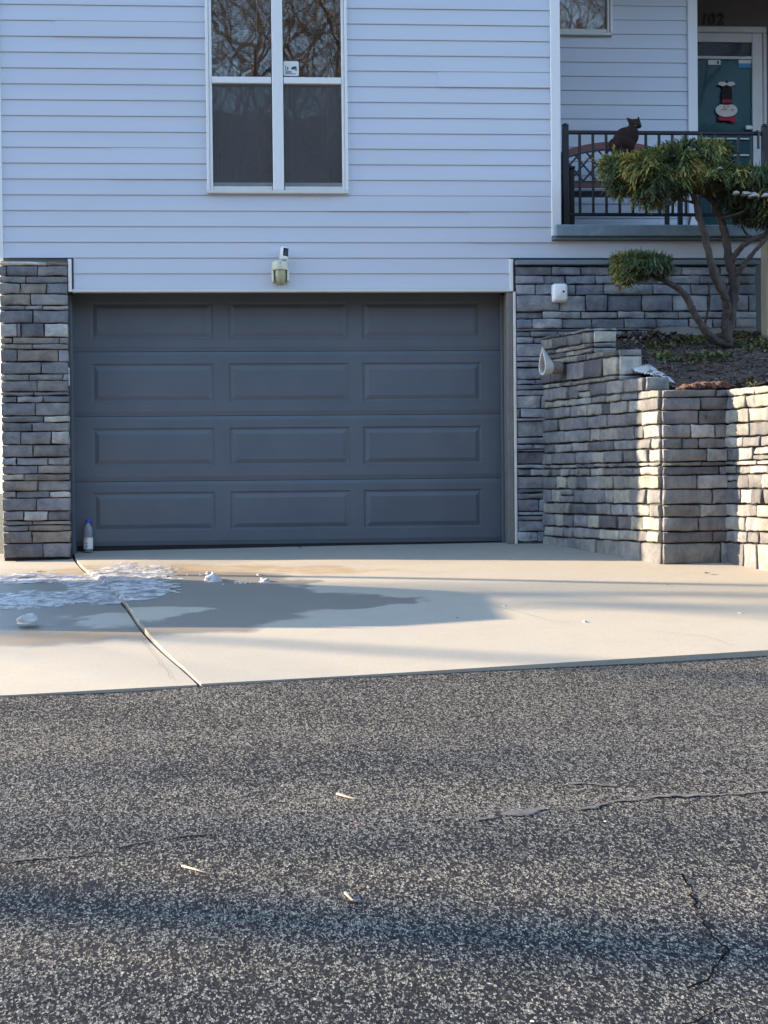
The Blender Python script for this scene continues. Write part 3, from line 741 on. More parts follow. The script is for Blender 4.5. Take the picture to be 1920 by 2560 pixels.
bx('handle', M['p_white'], (PX(1860, YE, 320), YE-.06, PZ(327, YE, 1870)), (PX(1877, YE, 320), YE-.036, PZ(317, YE, 1870)), .004, ed)
bx('sticker', M['p_white'], (PX(1769, YE, 156), YE-.0175, PZ(163, YE, 1780)), (PX(1800, YE, 156), YE-.0145, PZ(151, YE, 1780)), .001, ed)
bx('sticker', M['p_dark'], (PX(1791, YE, 156), YE-.0190, PZ(161, YE, 1780)), (PX(1796, YE, 156), YE-.0178, PZ(153, YE, 1780)), .0005, ed)
bx('sticker', M['p_white'], (PX(1845, YE, 156), YE-.0175, PZ(160, YE, 1860)+.001), (PX(1877, YE, 156), YE-.0145, PZ(151, YE, 1860)), .001, ed)
bx('sticker', M['p_sky'], (PX(1845, YE, 156), YE-.0175, PZ(171, YE, 1860)), (PX(1877, YE, 156), YE-.0145, PZ(160, YE, 1860)), .001, ed)
# house number
def text_mesh(txt, size, m, parent, loc, ext=.006, shear=0, name='house_number', bold=0.0):
    cu = bpy.data.curves.new('t', 'FONT'); cu.body = txt; cu.size = size; cu.extrude = ext; cu.shear = shear; cu.offset = bold
    to = bpy.data.objects.new('t', cu); C.objects.link(to); bpy.context.view_layer.update()
    me = bpy.data.meshes.new_from_object(to.evaluated_get(bpy.context.evaluated_depsgraph_get())); bpy.data.objects.remove(to)
    me.name = name; me.materials.clear(); me.materials.append(m); me.transform(Euler((R(90), 0, 0)).to_matrix().to_4x4())
    o = bpy.data.objects.new(name, me); C.objects.link(o); o.parent = parent; o.location = Vector(loc) - (wpos(parent) if parent else Vector()); return o
for ch, u_ in (('1', 1750), ('0', 1769), ('2', 1791)):
    p = P(u_, 60, YE-.01); text_mesh(ch, .148, M['black'], house, (p.x, YE-.010, p.z), shear=.12, bold=.003)

# ------------------------------------------------------------ retaining wall
A0 = Vector((2.20, -.03, 0)); A1 = Vector((2.77, -1.65, 0)); av = (A1-A0); LW = av.length; av.normalize(); nv = Vector((av.y, -av.x, 0))
if nv.x > 0: nv = -nv
rw = tag(empty('retaining_wall', (2.77, -1.65, 0)), 'stepped retaining wall of rough grey and cream stone holding up the planting bed', 'wall')
zg0 = G(2.6, -1.0)-.06
zc_ = [PZ(900+y_/3.95, -1.65, 1665) for y_ in (2030, 1805, 1690, 1550, 1425, 1275, 1135, 1048, 1003, 875, 770, 635, 495, 370, 290)]
zc_[0] = zg0-.06
zD = zc_[-1]; zC, zB, zA = 1.305, 1.543, 1.743
up_z = [zD, zC, 1.345, 1.49, zB, 1.585, 1.625, 1.715, zA]
tiers = [(zD, LW), (zC, LW*.87), (zB, LW*.66), (zA, LW*.45)]
def lim(z): 
    for zt, s in tiers:
        if z <= zt+1e-4: return s
    return 0
mortar = MB(); TH = .19
for zt, s in tiers:
    q = [A0, A0+av*(s-.012), A0+av*(s-.012)+Vector((TH, 0, 0)), A0+Vector((TH+.05, 0, 0))]
    mortar.prism([(p.x, p.y, zg0-.15+.0007*s) for p in q], (0, 0, 1), zt-.012-(zg0-.15+.0007*s))
B0 = Vector((3.26, -1.65, 0)); B1 = B0 + av*2.0
mortar.prism([(2.79, -1.642, zg0-.2), (B0.x-.01, -1.642, zg0-.2), (B0.x+.2, -1.40, zg0-.2), (2.9, -1.40, zg0-.2)], (0, 0, 1), zD-.014-(zg0-.2))
mortar.prism([(p.x, p.y, zg0-.28) for p in (B0+Vector((.012, 0, 0)), B1+Vector((.012, 0, 0)), B1+Vector((.25, 0, 0)), B0+Vector((.25, .2, 0)))], (0, 0, 1), zD-.03-(zg0-.28))
mortar.build('mortar_core', M['mortar'], rw, fix=True)
allz = zc_ + up_z[1:]
RT = [(.34, .33, .30), (.27, .27, .27), (.40, .385, .335), (.22, .22, .225), (.31, .31, .31), (.43, .41, .34), (.25, .245, .25), (.17, .17, .18), (.36, .35, .34)]
def side_rows(O, a, n, L_of, zs, wmin=.10, wmax=.27, zend=None):
    for i in range(len(zs)-1):
        z0_, z1_ = zs[i], zs[i+1]; L = L_of(z1_)
        for (p, q) in rowfill(0, L, wmin, wmax):
            col = tuple(k_*.72 for k_ in rnd.choice(RT))
            if z1_-z0_ > .09 and rnd.random() < .06:
                zm = z0_ + (z1_-z0_)*rnd.uniform(.4, .6)
                stone(rw, O, a, n, p, q, z0_, zm, rnd.uniform(.012, .034), col, M['stone2']); stone(rw, O, a, n, p, q, zm, z1_, rnd.uniform(.012, .034), rnd.choice(RT), M['stone2'])
            else: stone(rw, O, a, n, p, q, z0_, z1_, rnd.uniform(.012, .036), col, M['stone2'], jt=.005, vg=.001, gap=.0062)
side_rows(A0, av, nv, lim, allz)
# end faces of the upper tiers
for (zb_, zt_, s) in ((zB, zA, LW*.45), (zC, zB, LW*.66), (zD, zC, LW*.87)):
    O = A0 + av*s; zs = [z for z in allz if zb_-1e-4 <= z <= zt_+1e-4]
    for i in range(len(zs)-1): stone(rw, (O.x, O.y, 0), (1, 0, 0), (0, -1, 0), .012, TH, zs[i], zs[i+1], .02, rnd.choice(RT[:5]), M['stone2'], back=.02)
PT = [(.215, .205, .195), (.17, .162, .16), (.25, .235, .21), (.145, .138, .138)]
fz = [290, 370, 495, 635, 770, 875, 1003, 1048, 1135, 1275, 1425, 1550, 1690, 1805, 2015]
fj = [[1150], [993], [975], [892, 1138], [808, 972], [1055], [1005], [1178], [955], [1110], [985], [968], [1115], [1190]]
for i in range(len(fz)-1):
    z1_, z0_ = PZ(900+fz[i]/3.95, -1.67, 1750), PZ(900+fz[i+1]/3.95, -1.67, 1750)
    js = [PX(1500+j/3.95, -1.67, 1200)-2.77 for j in fj[i]]
    for q, (a, b) in enumerate(rowfill(.004, B0.x-2.77, 0, 0, js)):
        col = rnd.choice(PT)
        if (i, q) in ((3, 1), (10, 1), (8, 1), (5, 1)): col = (.37, .36, .33)
        o = stone(rw, (2.77, -1.652, 0), (1, 0, 0), (0, -1, 0), a, b, z0_, z1_, rnd.uniform(.02, .032), col, M['stone2'])
        if (i, q) == (2, 1): stain_stone = o
side_rows(B0, av, nv, lambda z: 2.0, zc_, .10, .24)
# bottom sliver course
# rust run on the pier
mb = MB(); p = P(1765, 1042, -1.69); ring = []
prof = [(-.004, .012), (-.007, .006), (-.006, 0), (-.004, -.006), (-.006, -.018), (.006, -.018), (.005, -.006), (.008, 0), (.008, .007), (.004, .012)]
mb.prism([(p.x+a*1.0, -1.690, p.z+b*1.0) for a, b in prof], (0, 1, 0), .006)
mb.build('rust_stain', M['rust'], rw, fix=True)

# drain pipe stub
pc = P(1392, 919, -.42); d_ = nv
dp = tag(empty('drain_pipe', pc), 'weathered plastic drain pipe with a tall teardrop mouth sticking out of the stepped stone wall', 'pipe')
side = Vector((0, 0, 1)).cross(d_).normalized(); rings = []; N = 28
def tear(a, rw_, up_, dn):
    x = rw_*math.cos(a); s_ = math.sin(a)
    if s_ > 0: x *= (1-s_*s_*.86)**.9; return x, up_*s_
    return x, dn*s_
def loft(specs, name, m):
    vs = []; 
    for (dist, f) in specs:
        for k in range(N): a = 2*math.pi*k/N; x, z = f(a); vs.append(pc + d_*dist + side*x + Vector((0, 0, z)))
    fs = [(i*N+k, i*N+(k+1) % N, (i+1)*N+(k+1) % N, (i+1)*N+k) for i in range(len(specs)-1) for k in range(N)]
    mb = MB(); mb.add(vs, fs); return smooth_by_angle(mb.build(name, m, dp, fix=True), 50)
cir = lambda r: (lambda a: (r*math.cos(a), r*math.sin(a)))
loft([(-.03, cir(.054)), (.085, cir(.054)), (.0851, cir(.050)), (-.02, cir(.046))], 'pipe_body', M['pipe_out'])
loft([(.06, cir(.0555)), (.115, lambda a: tear(a, .056, .15, .06)), (.135, lambda a: tear(a, .058, .168, .064)), (.135, lambda a: tear(a, .043, .132, .050)), (.115, lambda a: tear(a, .041, .125, .046)), (.06, cir(.049))], 'pipe_mouth', M['pipe'])
loft([(.06, cir(.0492)), (.03, cir(.046)), (-.02, cir(.001))], 'pipe_bore', M['gap'])  # black cone stands in for the shade inside the pipe
# ------------------------------------------------------------ planting bed
def wall_x(y):
    if y > -1.65: return A0.x + (A1.x-A0.x)*(y-A0.y)/(A1.y-A0.y)
    return B0.x + av.x*(y-B0.y)/av.y
def zbed(x, y):
    z = 1.76 + .375*y + .07*math.exp(-((y+1.0)/.4)**2) if y > -1.5 else 1.1975-.05*(y+1.5)
    z += .05*max(0, min(1, (x-3.2)/1.2))
    return z + .035*mn.noise((x*3, y*3, 1)) + .016*mn.noise((x*9, y*9, 2))
def inbed(x, y):
    if y < -1.45: return x > wall_x(y)+.10 and x > B0.x+.15
    return x > wall_x(y)+.15
mb = MB(); vs = {}; fs = []; lst = []
st_ = .04; X0, X1, Y0, Y1 = 2.28, 6.6, -3.4, -.02
def vid(i, k):
    if (i, k) not in vs: x, y = X0+i*st_, Y0+k*st_; vs[(i, k)] = len(lst); lst.append((x, y, zbed(x, y)))
    return vs[(i, k)]
for i in range(int((X1-X0)/st_)):
    for k in range(int((Y1-Y0)/st_)):
        if inbed(X0+i*st_, Y0+k*st_): fs.append((vid(i, k), vid(i+1, k), vid(i+1, k+1), vid(i, k+1)))
mb.add(lst, fs); o = mb.build('planting_bed', M['mulch'], smooth=True); o['kind'] = 'structure'
def scatter_chips(name, n, mats, size, region, lab, cat):
    mb = MB()
    for _ in range(n):
        for _t in range(20):
            x, y = region()
            if inbed(x, y): break
        else: continue
        p = Vector((x, y, zbed(x, y)+size*.25)); a = Vector((rnd.gauss(0, 1), rnd.gauss(0, 1), rnd.gauss(0, .45))).normalized()
        b = a.cross(Vector((rnd.gauss(0, .4), rnd.gauss(0, .4), 1))).normalized(); L = size*rnd.uniform(.5, 1.4); wd = L*rnd.uniform(.2, .5)
        c = a.cross(b)*wd*.3
        q = [p-a*L-b*wd*.6, p+a*L-b*wd, p+a*L*.9+b*wd*.8, p-a*L*.8+b*wd]
        mb.add([t for t in q]+[t+c for t in q], [(0, 3, 2, 1), (4, 5, 6, 7), (0, 1, 5, 4), (1, 2, 6, 5), (2, 3, 7, 6), (3, 0, 4, 7)], rnd.choice(range(len(mats))))
    return tag(mb.build(name, mats), lab, cat, kind='stuff')
scatter_chips('bark_mulch', 5200, [M['chipa'], M['chipa'], M['mulch'], M['chipb']], .017, lambda: (rnd.uniform(2.4, 5.0), rnd.uniform(-1.9, -.05)), 'loose dark bark chips covering the planting bed behind the stone wall', 'mulch')
# creeping ground cover
def sprig(mb, p, d, L, nleaf, wd, mi, ll0=.24, spread=.42):
    d = d.normalized(); s = d.cross(Vector((0, 0, 1)))
    if s.length < .1: s = Vector((1, 0, 0))
    s.normalize(); u = s.cross(d)
    for k in range(nleaf):
        t = (k+.5)/nleaf; base = p + d*L*t*.85; sgn = 1 if k % 2 else -1
        ld = (d + s*sgn*rnd.uniform(.2, 1)*spread + u*rnd.uniform(-.35, .35)).normalized(); ll = L*ll0*rnd.uniform(.8, 1.3)*(1.2-t*.4)
        wv = ld.cross(u + s*rnd.uniform(-.8, .8)).normalized()*wd*rnd.uniform(.7, 1.2)
        mb.add([base-wv*.5, base+wv*.5, base+ld*ll*.6+wv*.55, base+ld*ll, base+ld*ll*.6-wv*.55], [(0, 1, 2, 3, 4)], mi)
mb = MB(); n_ = 0
while n_ < 4200:
    x, y = rnd.uniform(2.9, 5.2), rnd.uniform(-1.75, -.1)
    if not inbed(x, y): continue
    if mn.noise((x*2.1, y*2.6, 9)) + .5*mn.noise((x*6, y*6, 3)) < -.10 - .16*(x-3.4) + .35*(y < -1.0): continue
    mi = 0 if rnd.random() < .5 + .8*mn.noise((x*3, y*3, 4)) else (1 if rnd.random() < .75 else 2)
    sprig(mb, Vector((x, y, zbed(x, y))), Vector((rnd.gauss(0, 1), rnd.gauss(0, 1), rnd.uniform(.1, .9))), rnd.uniform(.03, .06), 6, .010, mi, .4, .9); n_ += 1
tag(mb.build('ground_cover', [M['moss1'], M['moss2'], M['chipb']]), 'low green and olive creeping plants spreading over the mulch under the juniper', 'ground cover', kind='stuff')

# curled dry leaves heaped against the wall behind the trunk
mb = MB()
for _ in range(170):
    x = rnd.gauss(3.02, .22); y = rnd.gauss(-.16, .07)
    if y > -.07: y = -.08
    if x < 2.5: continue
    p = Vector((x, y, zbed(x, y)+rnd.uniform(.0, .07)*math.exp(-((x-3.1)/.25)**2)))
    a = Vector((rnd.gauss(0, 1), rnd.gauss(0, 1), rnd.gauss(0, .6))).normalized(); b = a.cross(Vector((rnd.gauss(0, 1), rnd.gauss(0, 1), 1))).normalized(); L = rnd.uniform(.015, .035)
    n3 = a.cross(b)*L*.4
    mb.add([p-a*L, p-a*L*.3+b*L*.6+n3, p+a*L*.5+b*L*.5+n3, p+a*L, p+a*L*.4-b*L*.5+n3, p-a*L*.4-b*L*.6+n3, p], [(0, 6, 1), (1, 6, 2), (2, 6, 3), (3, 6, 4), (4, 6, 5), (5, 6, 0)], rnd.choice((0, 0, 0, 1)))
tag(mb.build('dry_leaves', [M['chipa'], M['chipb']]), 'drift of curled dark dry leaves against the foundation by the juniper trunk', 'leaves', kind='stuff')

# ------------------------------------------------------------ snow
def snow_sheet(name, cells, zf, h, lab, cat='snow', st=.02, m=None, kind='stuff'):
    """cells: f(x,y)->thickness (<=0: none)"""
    (x0, x1, y0, y1) = cells[0]; f = cells[1]; nx = int((x1-x0)/st); ny = int((y1-y0)/st)
    ids = {}; vs = []; fs = []
    def vid(i, k):
        if (i, k) not in ids:
            x, y = x0+i*st, y0+k*st; t = f(x, y); ids[(i, k)] = len(vs); vs.append((x, y, zf(x, y) + (max(-.006, t*h) if t < 1 else h)))
        return ids[(i, k)]
    for i in range(nx):
        for k in range(ny):
            if max(f(x0+(i+a)*st, y0+(k+b)*st) for a in (0, 1) for b in (0, 1)) > 0: fs.append((vid(i, k), vid(i+1, k), vid(i+1, k+1), vid(i, k+1)))
    mb = MB(); mb.add(vs, fs); return tag(mb.build(name, m or M['snow'], smooth=True), lab, cat, kind=kind)
s1, s2, s3 = GP(290, 1446), GP(60, 1490), GP(300, 1478)
def snf(x, y):
    def e(c, rx, ry, rot=0): dx, dy = x-c.x, y-c.y; return 1 - math.sqrt((dx/rx)**2 + (dy/ry)**2)
    wv = .5*mn.noise((x*2.4, y*2.4, 1)) + .42*mn.noise((x*6, y*6, 2)) + .42*mn.noise((x*15, y*15, 3)) + .25*mn.noise((x*34, y*34, 5))
    t = max(e(s1, .36, .85), e(s2, .62, .36)*1.1, e(s3, .36, .45), e(GP(110, 1437), .45, .22)*.35)
    t2 = e(GP(330, 1422), .34, .22)
    return max(t*1.5 + wv*1.1 - .04, t2*1.2 + wv*.9 - .1)
def zsl(x, y): return G(x, y) - (lin(y, [-5.2, -3.6, -1.5, 0], [.004, .028, .026, .012]) if x < joint_x(y) else 0) + .004*mn.noise((x*.8, y*.8, 3)) + .0035
def snz(x, y): return zsl(x, y) + .004*mn.noise((x*14, y*14, 7)) + .012*max(0, mn.noise((x*5, y*5, 8)))
snow_sheet('snow_patch', ((-2.9, -.2, -3.5, -.45), snf), snz, .011, 'ragged melting snow patch spread across the driveway joint in front of the stone pier', m=M['slush'], st=.016)
def lump(c, rx, ry, rz, seed, lab, group=None, m=None, name='snow_lump', cat='snow lump'):
    mb = MB(); vs = []; n1, n2 = 8, 14
    for i in range(n1+1):
        ph = math.pi/2*i/n1
        for k in range(n2):
            th = 2*math.pi*k/n2; d = Vector((math.cos(th)*math.cos(ph), math.sin(th)*math.cos(ph), math.sin(ph)))
            r = 1 + .55*mn.noise(d*1.7+Vector((seed, 0, 0))) + .2*mn.noise(d*5+Vector((seed, 3, 0)))
            vs.append((c.x+d.x*rx*r, c.y+d.y*ry*r, c.z-.004+d.z*rz*r*1.35))
    mb.add(vs, [(i*n2+k, i*n2+(k+1) % n2, (i+1)*n2+(k+1) % n2, (i+1)*n2+k) for i in range(n1) for k in range(n2)])
    return tag(mb.build(name, m or M['snow'], origin=(c.x, c.y, c.z), smooth=True), lab, cat, group)
lump(GP(533, 1452), .062, .07, .034, 1, 'larger lumpy snow clod on wet concrete right of the snow patch', 'snow clods on the driveway')
lump(GP(662, 1454), .038, .05, .022, 2, 'lone rounded snow clod furthest right on the driveway', 'snow clods on the driveway')
lump(GP(66, 1556), .075, .07, .035, 3, 'flat-topped snow clod near the left edge of the driveway, below the patch', 'snow clods on the driveway')
for i, (u_, v_, r_) in enumerate(((590, 1458, .014), (602, 1458, .017), (614, 1459, .013), (626, 1458, .011), (648, 1438, .018), (520, 1434, .02), (503, 1438, .016), (470, 1437, .01), (558, 1461, .01), (1462, 1555, .014), (1850, 1533, .01), (1262, 1514, .008))):
    c = GP(u_, v_); lump(c, r_, r_*1.6, r_*.7, 10+i, 'tiny crumb of snow near the clods on the concrete' if i < 9 else ('bright white speck on the sunny concrete below the stone pier', 'white speck furthest right on the sunny concrete', 'smallest white speck beside the hairline crack in the slab')[i-9], 'snow crumbs on the driveway', name='snow_crumb', cat='snow')

# snow and bark strip on top of the bed
def bed_snow(x, y):
    a, b = P(1612, 925, -1.15), P(1688, 950, -1.40)
    t = max(0, min(1, ((x-a.x)*(b.x-a.x)+(y-a.y)*(b.y-a.y))/((b.x-a.x)**2+(b.y-a.y)**2))); q = a+(b-a)*t
    return (.07-.03*t - math.hypot(x-q.x, y-q.y))/.07 + .4*mn.noise((x*9, y*9, 0))
snow_sheet('snow_patch', ((2.55, 3.2, -1.62, -.95), bed_snow), lambda x, y: zbed(x, y)-.004, .012, 'small white snow remnant behind the stepped stone wall', st=.018)
mb = MB(); L0, L1 = P(1690, 972, -1.60), P(1842, 966, -1.60); pts = []; vs = []; n_ = 26; K = 10
for i in range(n_+1):
    t = i/n_; c = L0.lerp(L1, t); env = min(1, t*5+.15)*min(1, (1-t)*3.5+.2)
    for k in range(K):
        a = 2*math.pi*k/K; rr = 1 + .45*mn.noise((t*9, math.cos(a)*1.5, math.sin(a)*1.5)) + .25*(rnd.random()-.5)
        vs.append((c.x, c.y + math.cos(a)*.07*env*rr, c.z + .002*math.sin(t*20) + math.sin(a)*.030*env*rr + .012*math.sin(t*math.pi)))
mb.add(vs, [(i*K+k, i*K+(k+1) % K, (i+1)*K+(k+1) % K, (i+1)*K+k) for i in range(n_) for k in range(K)] + [tuple(range(K))[::-1], tuple(n_*K+k for k in range(K))])
tag(mb.build('bark_strip', M['rust'], origin=L0.lerp(L1, .5)), 'rusty brown slab of torn bark lying on top of the square stone pier', 'bark')

# ------------------------------------------------------------ juniper
YT = -.55
tb = P(1832, 852, YT); jun = tag(empty('juniper_tree', (tb.x, tb.y, zbed(tb.x, tb.y)-.03)), 'cloud-pruned juniper tree with several bare trunks and drooping green-gold foliage pads', 'tree')
def T(x, y, dy=0): return P(1460+x/3.607, 280+y/3.607, YT+dy)
def limb(name, pts, w0, w1, n=9):
    pp = [T(*p) for p in pts]; fine = []
    for i in range(len(pp)-1):
        for k in range(5):
            t = k/5; a, b = pp[i], pp[i+1]; pr = pp[max(i-1, 0)]; nx = pp[min(i+2, len(pp)-1)]
            t2, t3 = t*t, t*t*t
            fine.append(.5*((2*a) + (b-pr)*t + (2*pr-5*a+4*b-nx)*t2 + (3*a-pr-3*b+nx)*t3) + Vector((rnd.gauss(0, .0025), rnd.gauss(0, .004), 0)))
    fine.append(pp[-1]); m = len(fine)
    rad = [(w0+(w1-w0)*i/(m-1))*(1+.16*mn.noise((i*.7, w0*99, 0))) for i in range(m)]
    mb = MB(); mb.tube(fine, rad, n, jit=.22); return mb.build(name, M['bark'], jun, smooth=True)
limb('trunk', [(1285, 2110, 0), (1295, 1980, 0), (1320, 1830, 0), (1350, 1650, .01), (1360, 1500, .02), (1310, 1360, .03), (1290, 1200, .05), (1245, 1000, .06), (1190, 850, .05), (1100, 740, .02), (1010, 640, 0)], .050, .022, 11)
limb('trunk', [(1300, 2080, -.03), (1275, 1900, -.03), (1290, 1760, -.03), (1255, 1640, -.05), (1180, 1480, -.08), (1125, 1280, -.10), (1085, 1100, -.1), (1040, 950, -.08), (1010, 820, -.06), (970, 700, -.03), (940, 600, 0)], .036, .022, 10)
limb('branch', [(1290, 2090, -.02), (1190, 2060, -.03), (1085, 1960, -.05), (1000, 1820, -.07), (940, 1700, -.08), (870, 1610, -.08), (760, 1540, -.07), (640, 1480, -.05), (560, 1430, -.04)], .036, .018, 9)
limb('branch', [(1085, 1960, .02), (1100, 1860, .03), (1128, 1760, .03), (1130, 1620, .02), (1112, 1530, .01)], .014, .006, 7)
limb('branch', [(1330, 1360, .02), (1360, 1290, 0), (1430, 1210, -.02), (1520, 1150, -.03), (1640, 1100, 0), (1750, 1020, .05)], .026, .016, 8)
limb('branch', [(1375, 1480, 0), (1420, 1410, -.03), (1500, 1300, -.05), (1600, 1190, -.06), (1700, 1080, -.05)], .024, .014, 8)
for (x, y, dx, dy_, ) in ((1100, 740, -400, -120), (1000, 700, -300, 60), (1190, 850, 200, -250), (1500, 1130, -100, -160), (1240, 960, 380, -200), (640, 1480, -160, -60), (1100, 740, 250, -200), (1010, 820, -330, -130)):
    limb('branch', [(x, y, 0), (x+dx*.5, y+dy_*.3, rnd.uniform(-.1, .1)), (x+dx, y+dy_, rnd.uniform(-.15, .15))], .014, .005, 6)
# foliage pads: ellipsoids (crop x, crop y, dy, rx m, ry m, rz m, droop)
def pad_spray(mb, pads, n, seedo, flow=1.0):
    tot = sum(p[3]*p[4]+p[3]*p[5] for p in pads)
    for pd in pads:
        c = T(pd[0], pd[1], pd[2]); rx, ry, rz = pd[3:6]; bronze = pd[6]; dark = pd[7]
        m = int(n*(rx*ry+rx*rz)/tot)
        for _ in range(m):
            d = Vector((rnd.gauss(0, 1), rnd.gauss(0, 1)-.25, rnd.gauss(0, 1)+.1)).normalized()
            rr = rnd.uniform(.62, 1.04)**.6 * (1+.24*mn.noise(d*1.9+Vector((seedo, pd[0]*.01, 0))) + .16*mn.noise(d*5+Vector((0, seedo, pd[1]*.01))))
            p = c + Vector((d.x*rx*rr, d.y*ry*rr, d.z*rz*rr))
            out = Vector((d.x/rx, d.y/ry, d.z/rz)).normalized()
            # sprays run outward and then hang
            fd = (out*.65 + Vector((math.copysign(.35, d.x)*flow, -.15, -.75 if d.z < .45 else .15)) + Vector((.5*mn.noise(p*6), 0, .5*mn.noise(p*6+Vector((9, 0, 0))))) + Vector((rnd.gauss(0, .2), rnd.gauss(0, .2), rnd.gauss(0, .2)))).normalized(); p = p - fd*.05
            nz = mn.noise(p*5.5+Vector((3, 0, 0))) + .5*mn.noise(p*14)
            r_ = rnd.random()
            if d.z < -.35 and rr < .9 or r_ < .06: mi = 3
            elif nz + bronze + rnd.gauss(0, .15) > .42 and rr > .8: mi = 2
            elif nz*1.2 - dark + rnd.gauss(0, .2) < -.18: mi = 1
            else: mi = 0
            sprig(mb, p, fd, rnd.uniform(.06, .12), 14, .0042, mi, .17, .55)
LM = [M['leaf1'], M['leaf2'], M['leaf3'], M['leaf4']]
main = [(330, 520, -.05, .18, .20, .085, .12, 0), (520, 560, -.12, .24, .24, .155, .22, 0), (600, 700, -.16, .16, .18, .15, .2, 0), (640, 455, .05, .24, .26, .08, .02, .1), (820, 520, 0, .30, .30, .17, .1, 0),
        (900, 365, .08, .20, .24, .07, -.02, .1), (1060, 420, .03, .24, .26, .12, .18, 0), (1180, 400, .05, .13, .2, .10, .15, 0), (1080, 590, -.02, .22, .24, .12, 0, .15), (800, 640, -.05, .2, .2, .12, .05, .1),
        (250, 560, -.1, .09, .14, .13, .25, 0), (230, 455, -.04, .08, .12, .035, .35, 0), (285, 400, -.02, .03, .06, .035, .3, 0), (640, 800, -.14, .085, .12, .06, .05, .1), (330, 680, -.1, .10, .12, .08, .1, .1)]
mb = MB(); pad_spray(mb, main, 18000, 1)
# long stray shoots at the left tip
for (x0, y0, x1, y1) in ((300, 470, 20, 425), (310, 430, 262, 312), (240, 520, 150, 540), (1280, 350, 1310, 330), (760, 860, 700, 890), (450, 800, 440, 850)):
    a, b = T(x0, y0, -.08), T(x1, y1, -.1)
    for k in range(16):
        t = k/16; sprig(mb, a.lerp(b, t)+Vector((rnd.gauss(0, .006), rnd.gauss(0, .01), rnd.gauss(0, .006))), (b-a).normalized()+Vector((0, 0, rnd.gauss(0, .2))), .055*(1.2-t*.6), 7, .008, 2 if x1 < 200 else rnd.choice((0, 2, 0)))
tag(mb.build('foliage', LM, jun), kind='stuff')
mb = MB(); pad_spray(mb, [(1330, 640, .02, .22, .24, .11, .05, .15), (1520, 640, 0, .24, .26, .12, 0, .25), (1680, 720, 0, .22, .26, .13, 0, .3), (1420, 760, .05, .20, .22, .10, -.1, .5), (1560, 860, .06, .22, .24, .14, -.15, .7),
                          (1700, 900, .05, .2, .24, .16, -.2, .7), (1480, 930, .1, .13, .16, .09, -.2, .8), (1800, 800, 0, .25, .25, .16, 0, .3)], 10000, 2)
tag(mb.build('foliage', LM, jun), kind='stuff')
mb = MB(); pad_spray(mb, [(420, 1385, -.05, .15, .16, .095, .02, .15), (580, 1390, -.04, .16, .18, .085, -.05, .25), (370, 1470, -.06, .10, .12, .09, .05, .1), (690, 1400, -.03, .09, .12, .08, -.1, .4), (340, 1400, -.05, .08, .12, .07, .05, 0)], 5200, 3)
tag(mb.build('foliage', LM, jun), kind='stuff')
SLAB = ['snow scrap on top of the big juniper pad, left one', 'small snow scrap on top of the big juniper pad, right one', 'small snow scrap leftmost on the dark right-hand juniper pad', 'second snow scrap from the left on the dark juniper pad', 'snow scrap in the middle of the dark juniper pad', 'snow scrap at the right edge of the dark juniper pad', 'tiny snow scrap where the two upper juniper pads meet']
for i, (x, y, dy_, rx) in enumerate(((960, 352, -.12, .035), (1100, 352, -.12, .022), (1370, 735, -.2, .02), (1455, 742, -.2, .025), (1530, 765, -.2, .035), (1640, 765, -.2, .03), (1215, 518, -.2, .02))):
    p = T(x, y, dy_); lump(p, rx*1.3, .05, rx*.8, 40+i, SLAB[i], 'snow caught on the juniper', name='snow_scrap', cat='snow')

# ------------------------------------------------------------ porch railing
YR = .04
rl = tag(empty('porch_railing', (PX(1650, YR, 500), YR, zsl1)), 'black metal porch railing with square posts and thin balusters on the slab edge', 'railing')
xp0, xp1 = PX(1414, YR, 440), PX(1912, YR, 440)
for i, (xq, zt) in enumerate(((xp0, PZ(316, YR, 1414)), (xp1, PZ(318, YR, 1912)))):
    mb = MB(); mb.bbox((xq-.025, YR-.025, zsl1+.001), (xq+.025, YR+.025, zt), .003); mb.build('post', M['iron'], rl, origin=(xq, YR, zsl1))
    mb = MB(); mb.lathe([(0, zt+.026), (.016, zt+.024), (.028, zt+.014), (.031, zt+.003), (.028, zt-.001), (0, zt-.001)], (xq, YR, 0), 14); mb.build('post_cap', M['iron'], rl, smooth=True)
zt0, zt1 = PZ(337, YR, 1650), PZ(328, YR, 1650); zb0_, zb1_ = PZ(541, YR, 1650), PZ(533, YR, 1650)
bx('top_rail', M['iron'], (xp0+.0255, YR-.018, zt0), (xp1-.0255, YR+.018, zt1), .006, rl)
bx('bottom_rail', M['iron'], (xp0+.0255, YR-.014, zb0_), (xp1-.0255, YR+.014, zb1_), .004, rl)
for i in range(14):
    xq = PX(1449.5+33.1*i, YR, 440)
    mb = MB(); mb.bbox((xq-.0105, YR-.0105, zb1_+.0005), (xq+.0105, YR+.0105, zt0-.0005), .002); mb.build('baluster', M['iron'], rl, origin=(xq, YR, zb1_))
mb = MB(); mb.tube([P(1728, 538, YR+.0), P(1722, 562, YR-.02)], .010, 6); mb.build('foot', M['iron'], rl)
mb = MB(); hk = [P(1893, 326, YR-.03), P(1896, 340, YR-.03), P(1896, 372, YR-.03)]; mb.tube(hk, [.014, .012, .012], 8); mb.build('hook', M['iron'], rl)

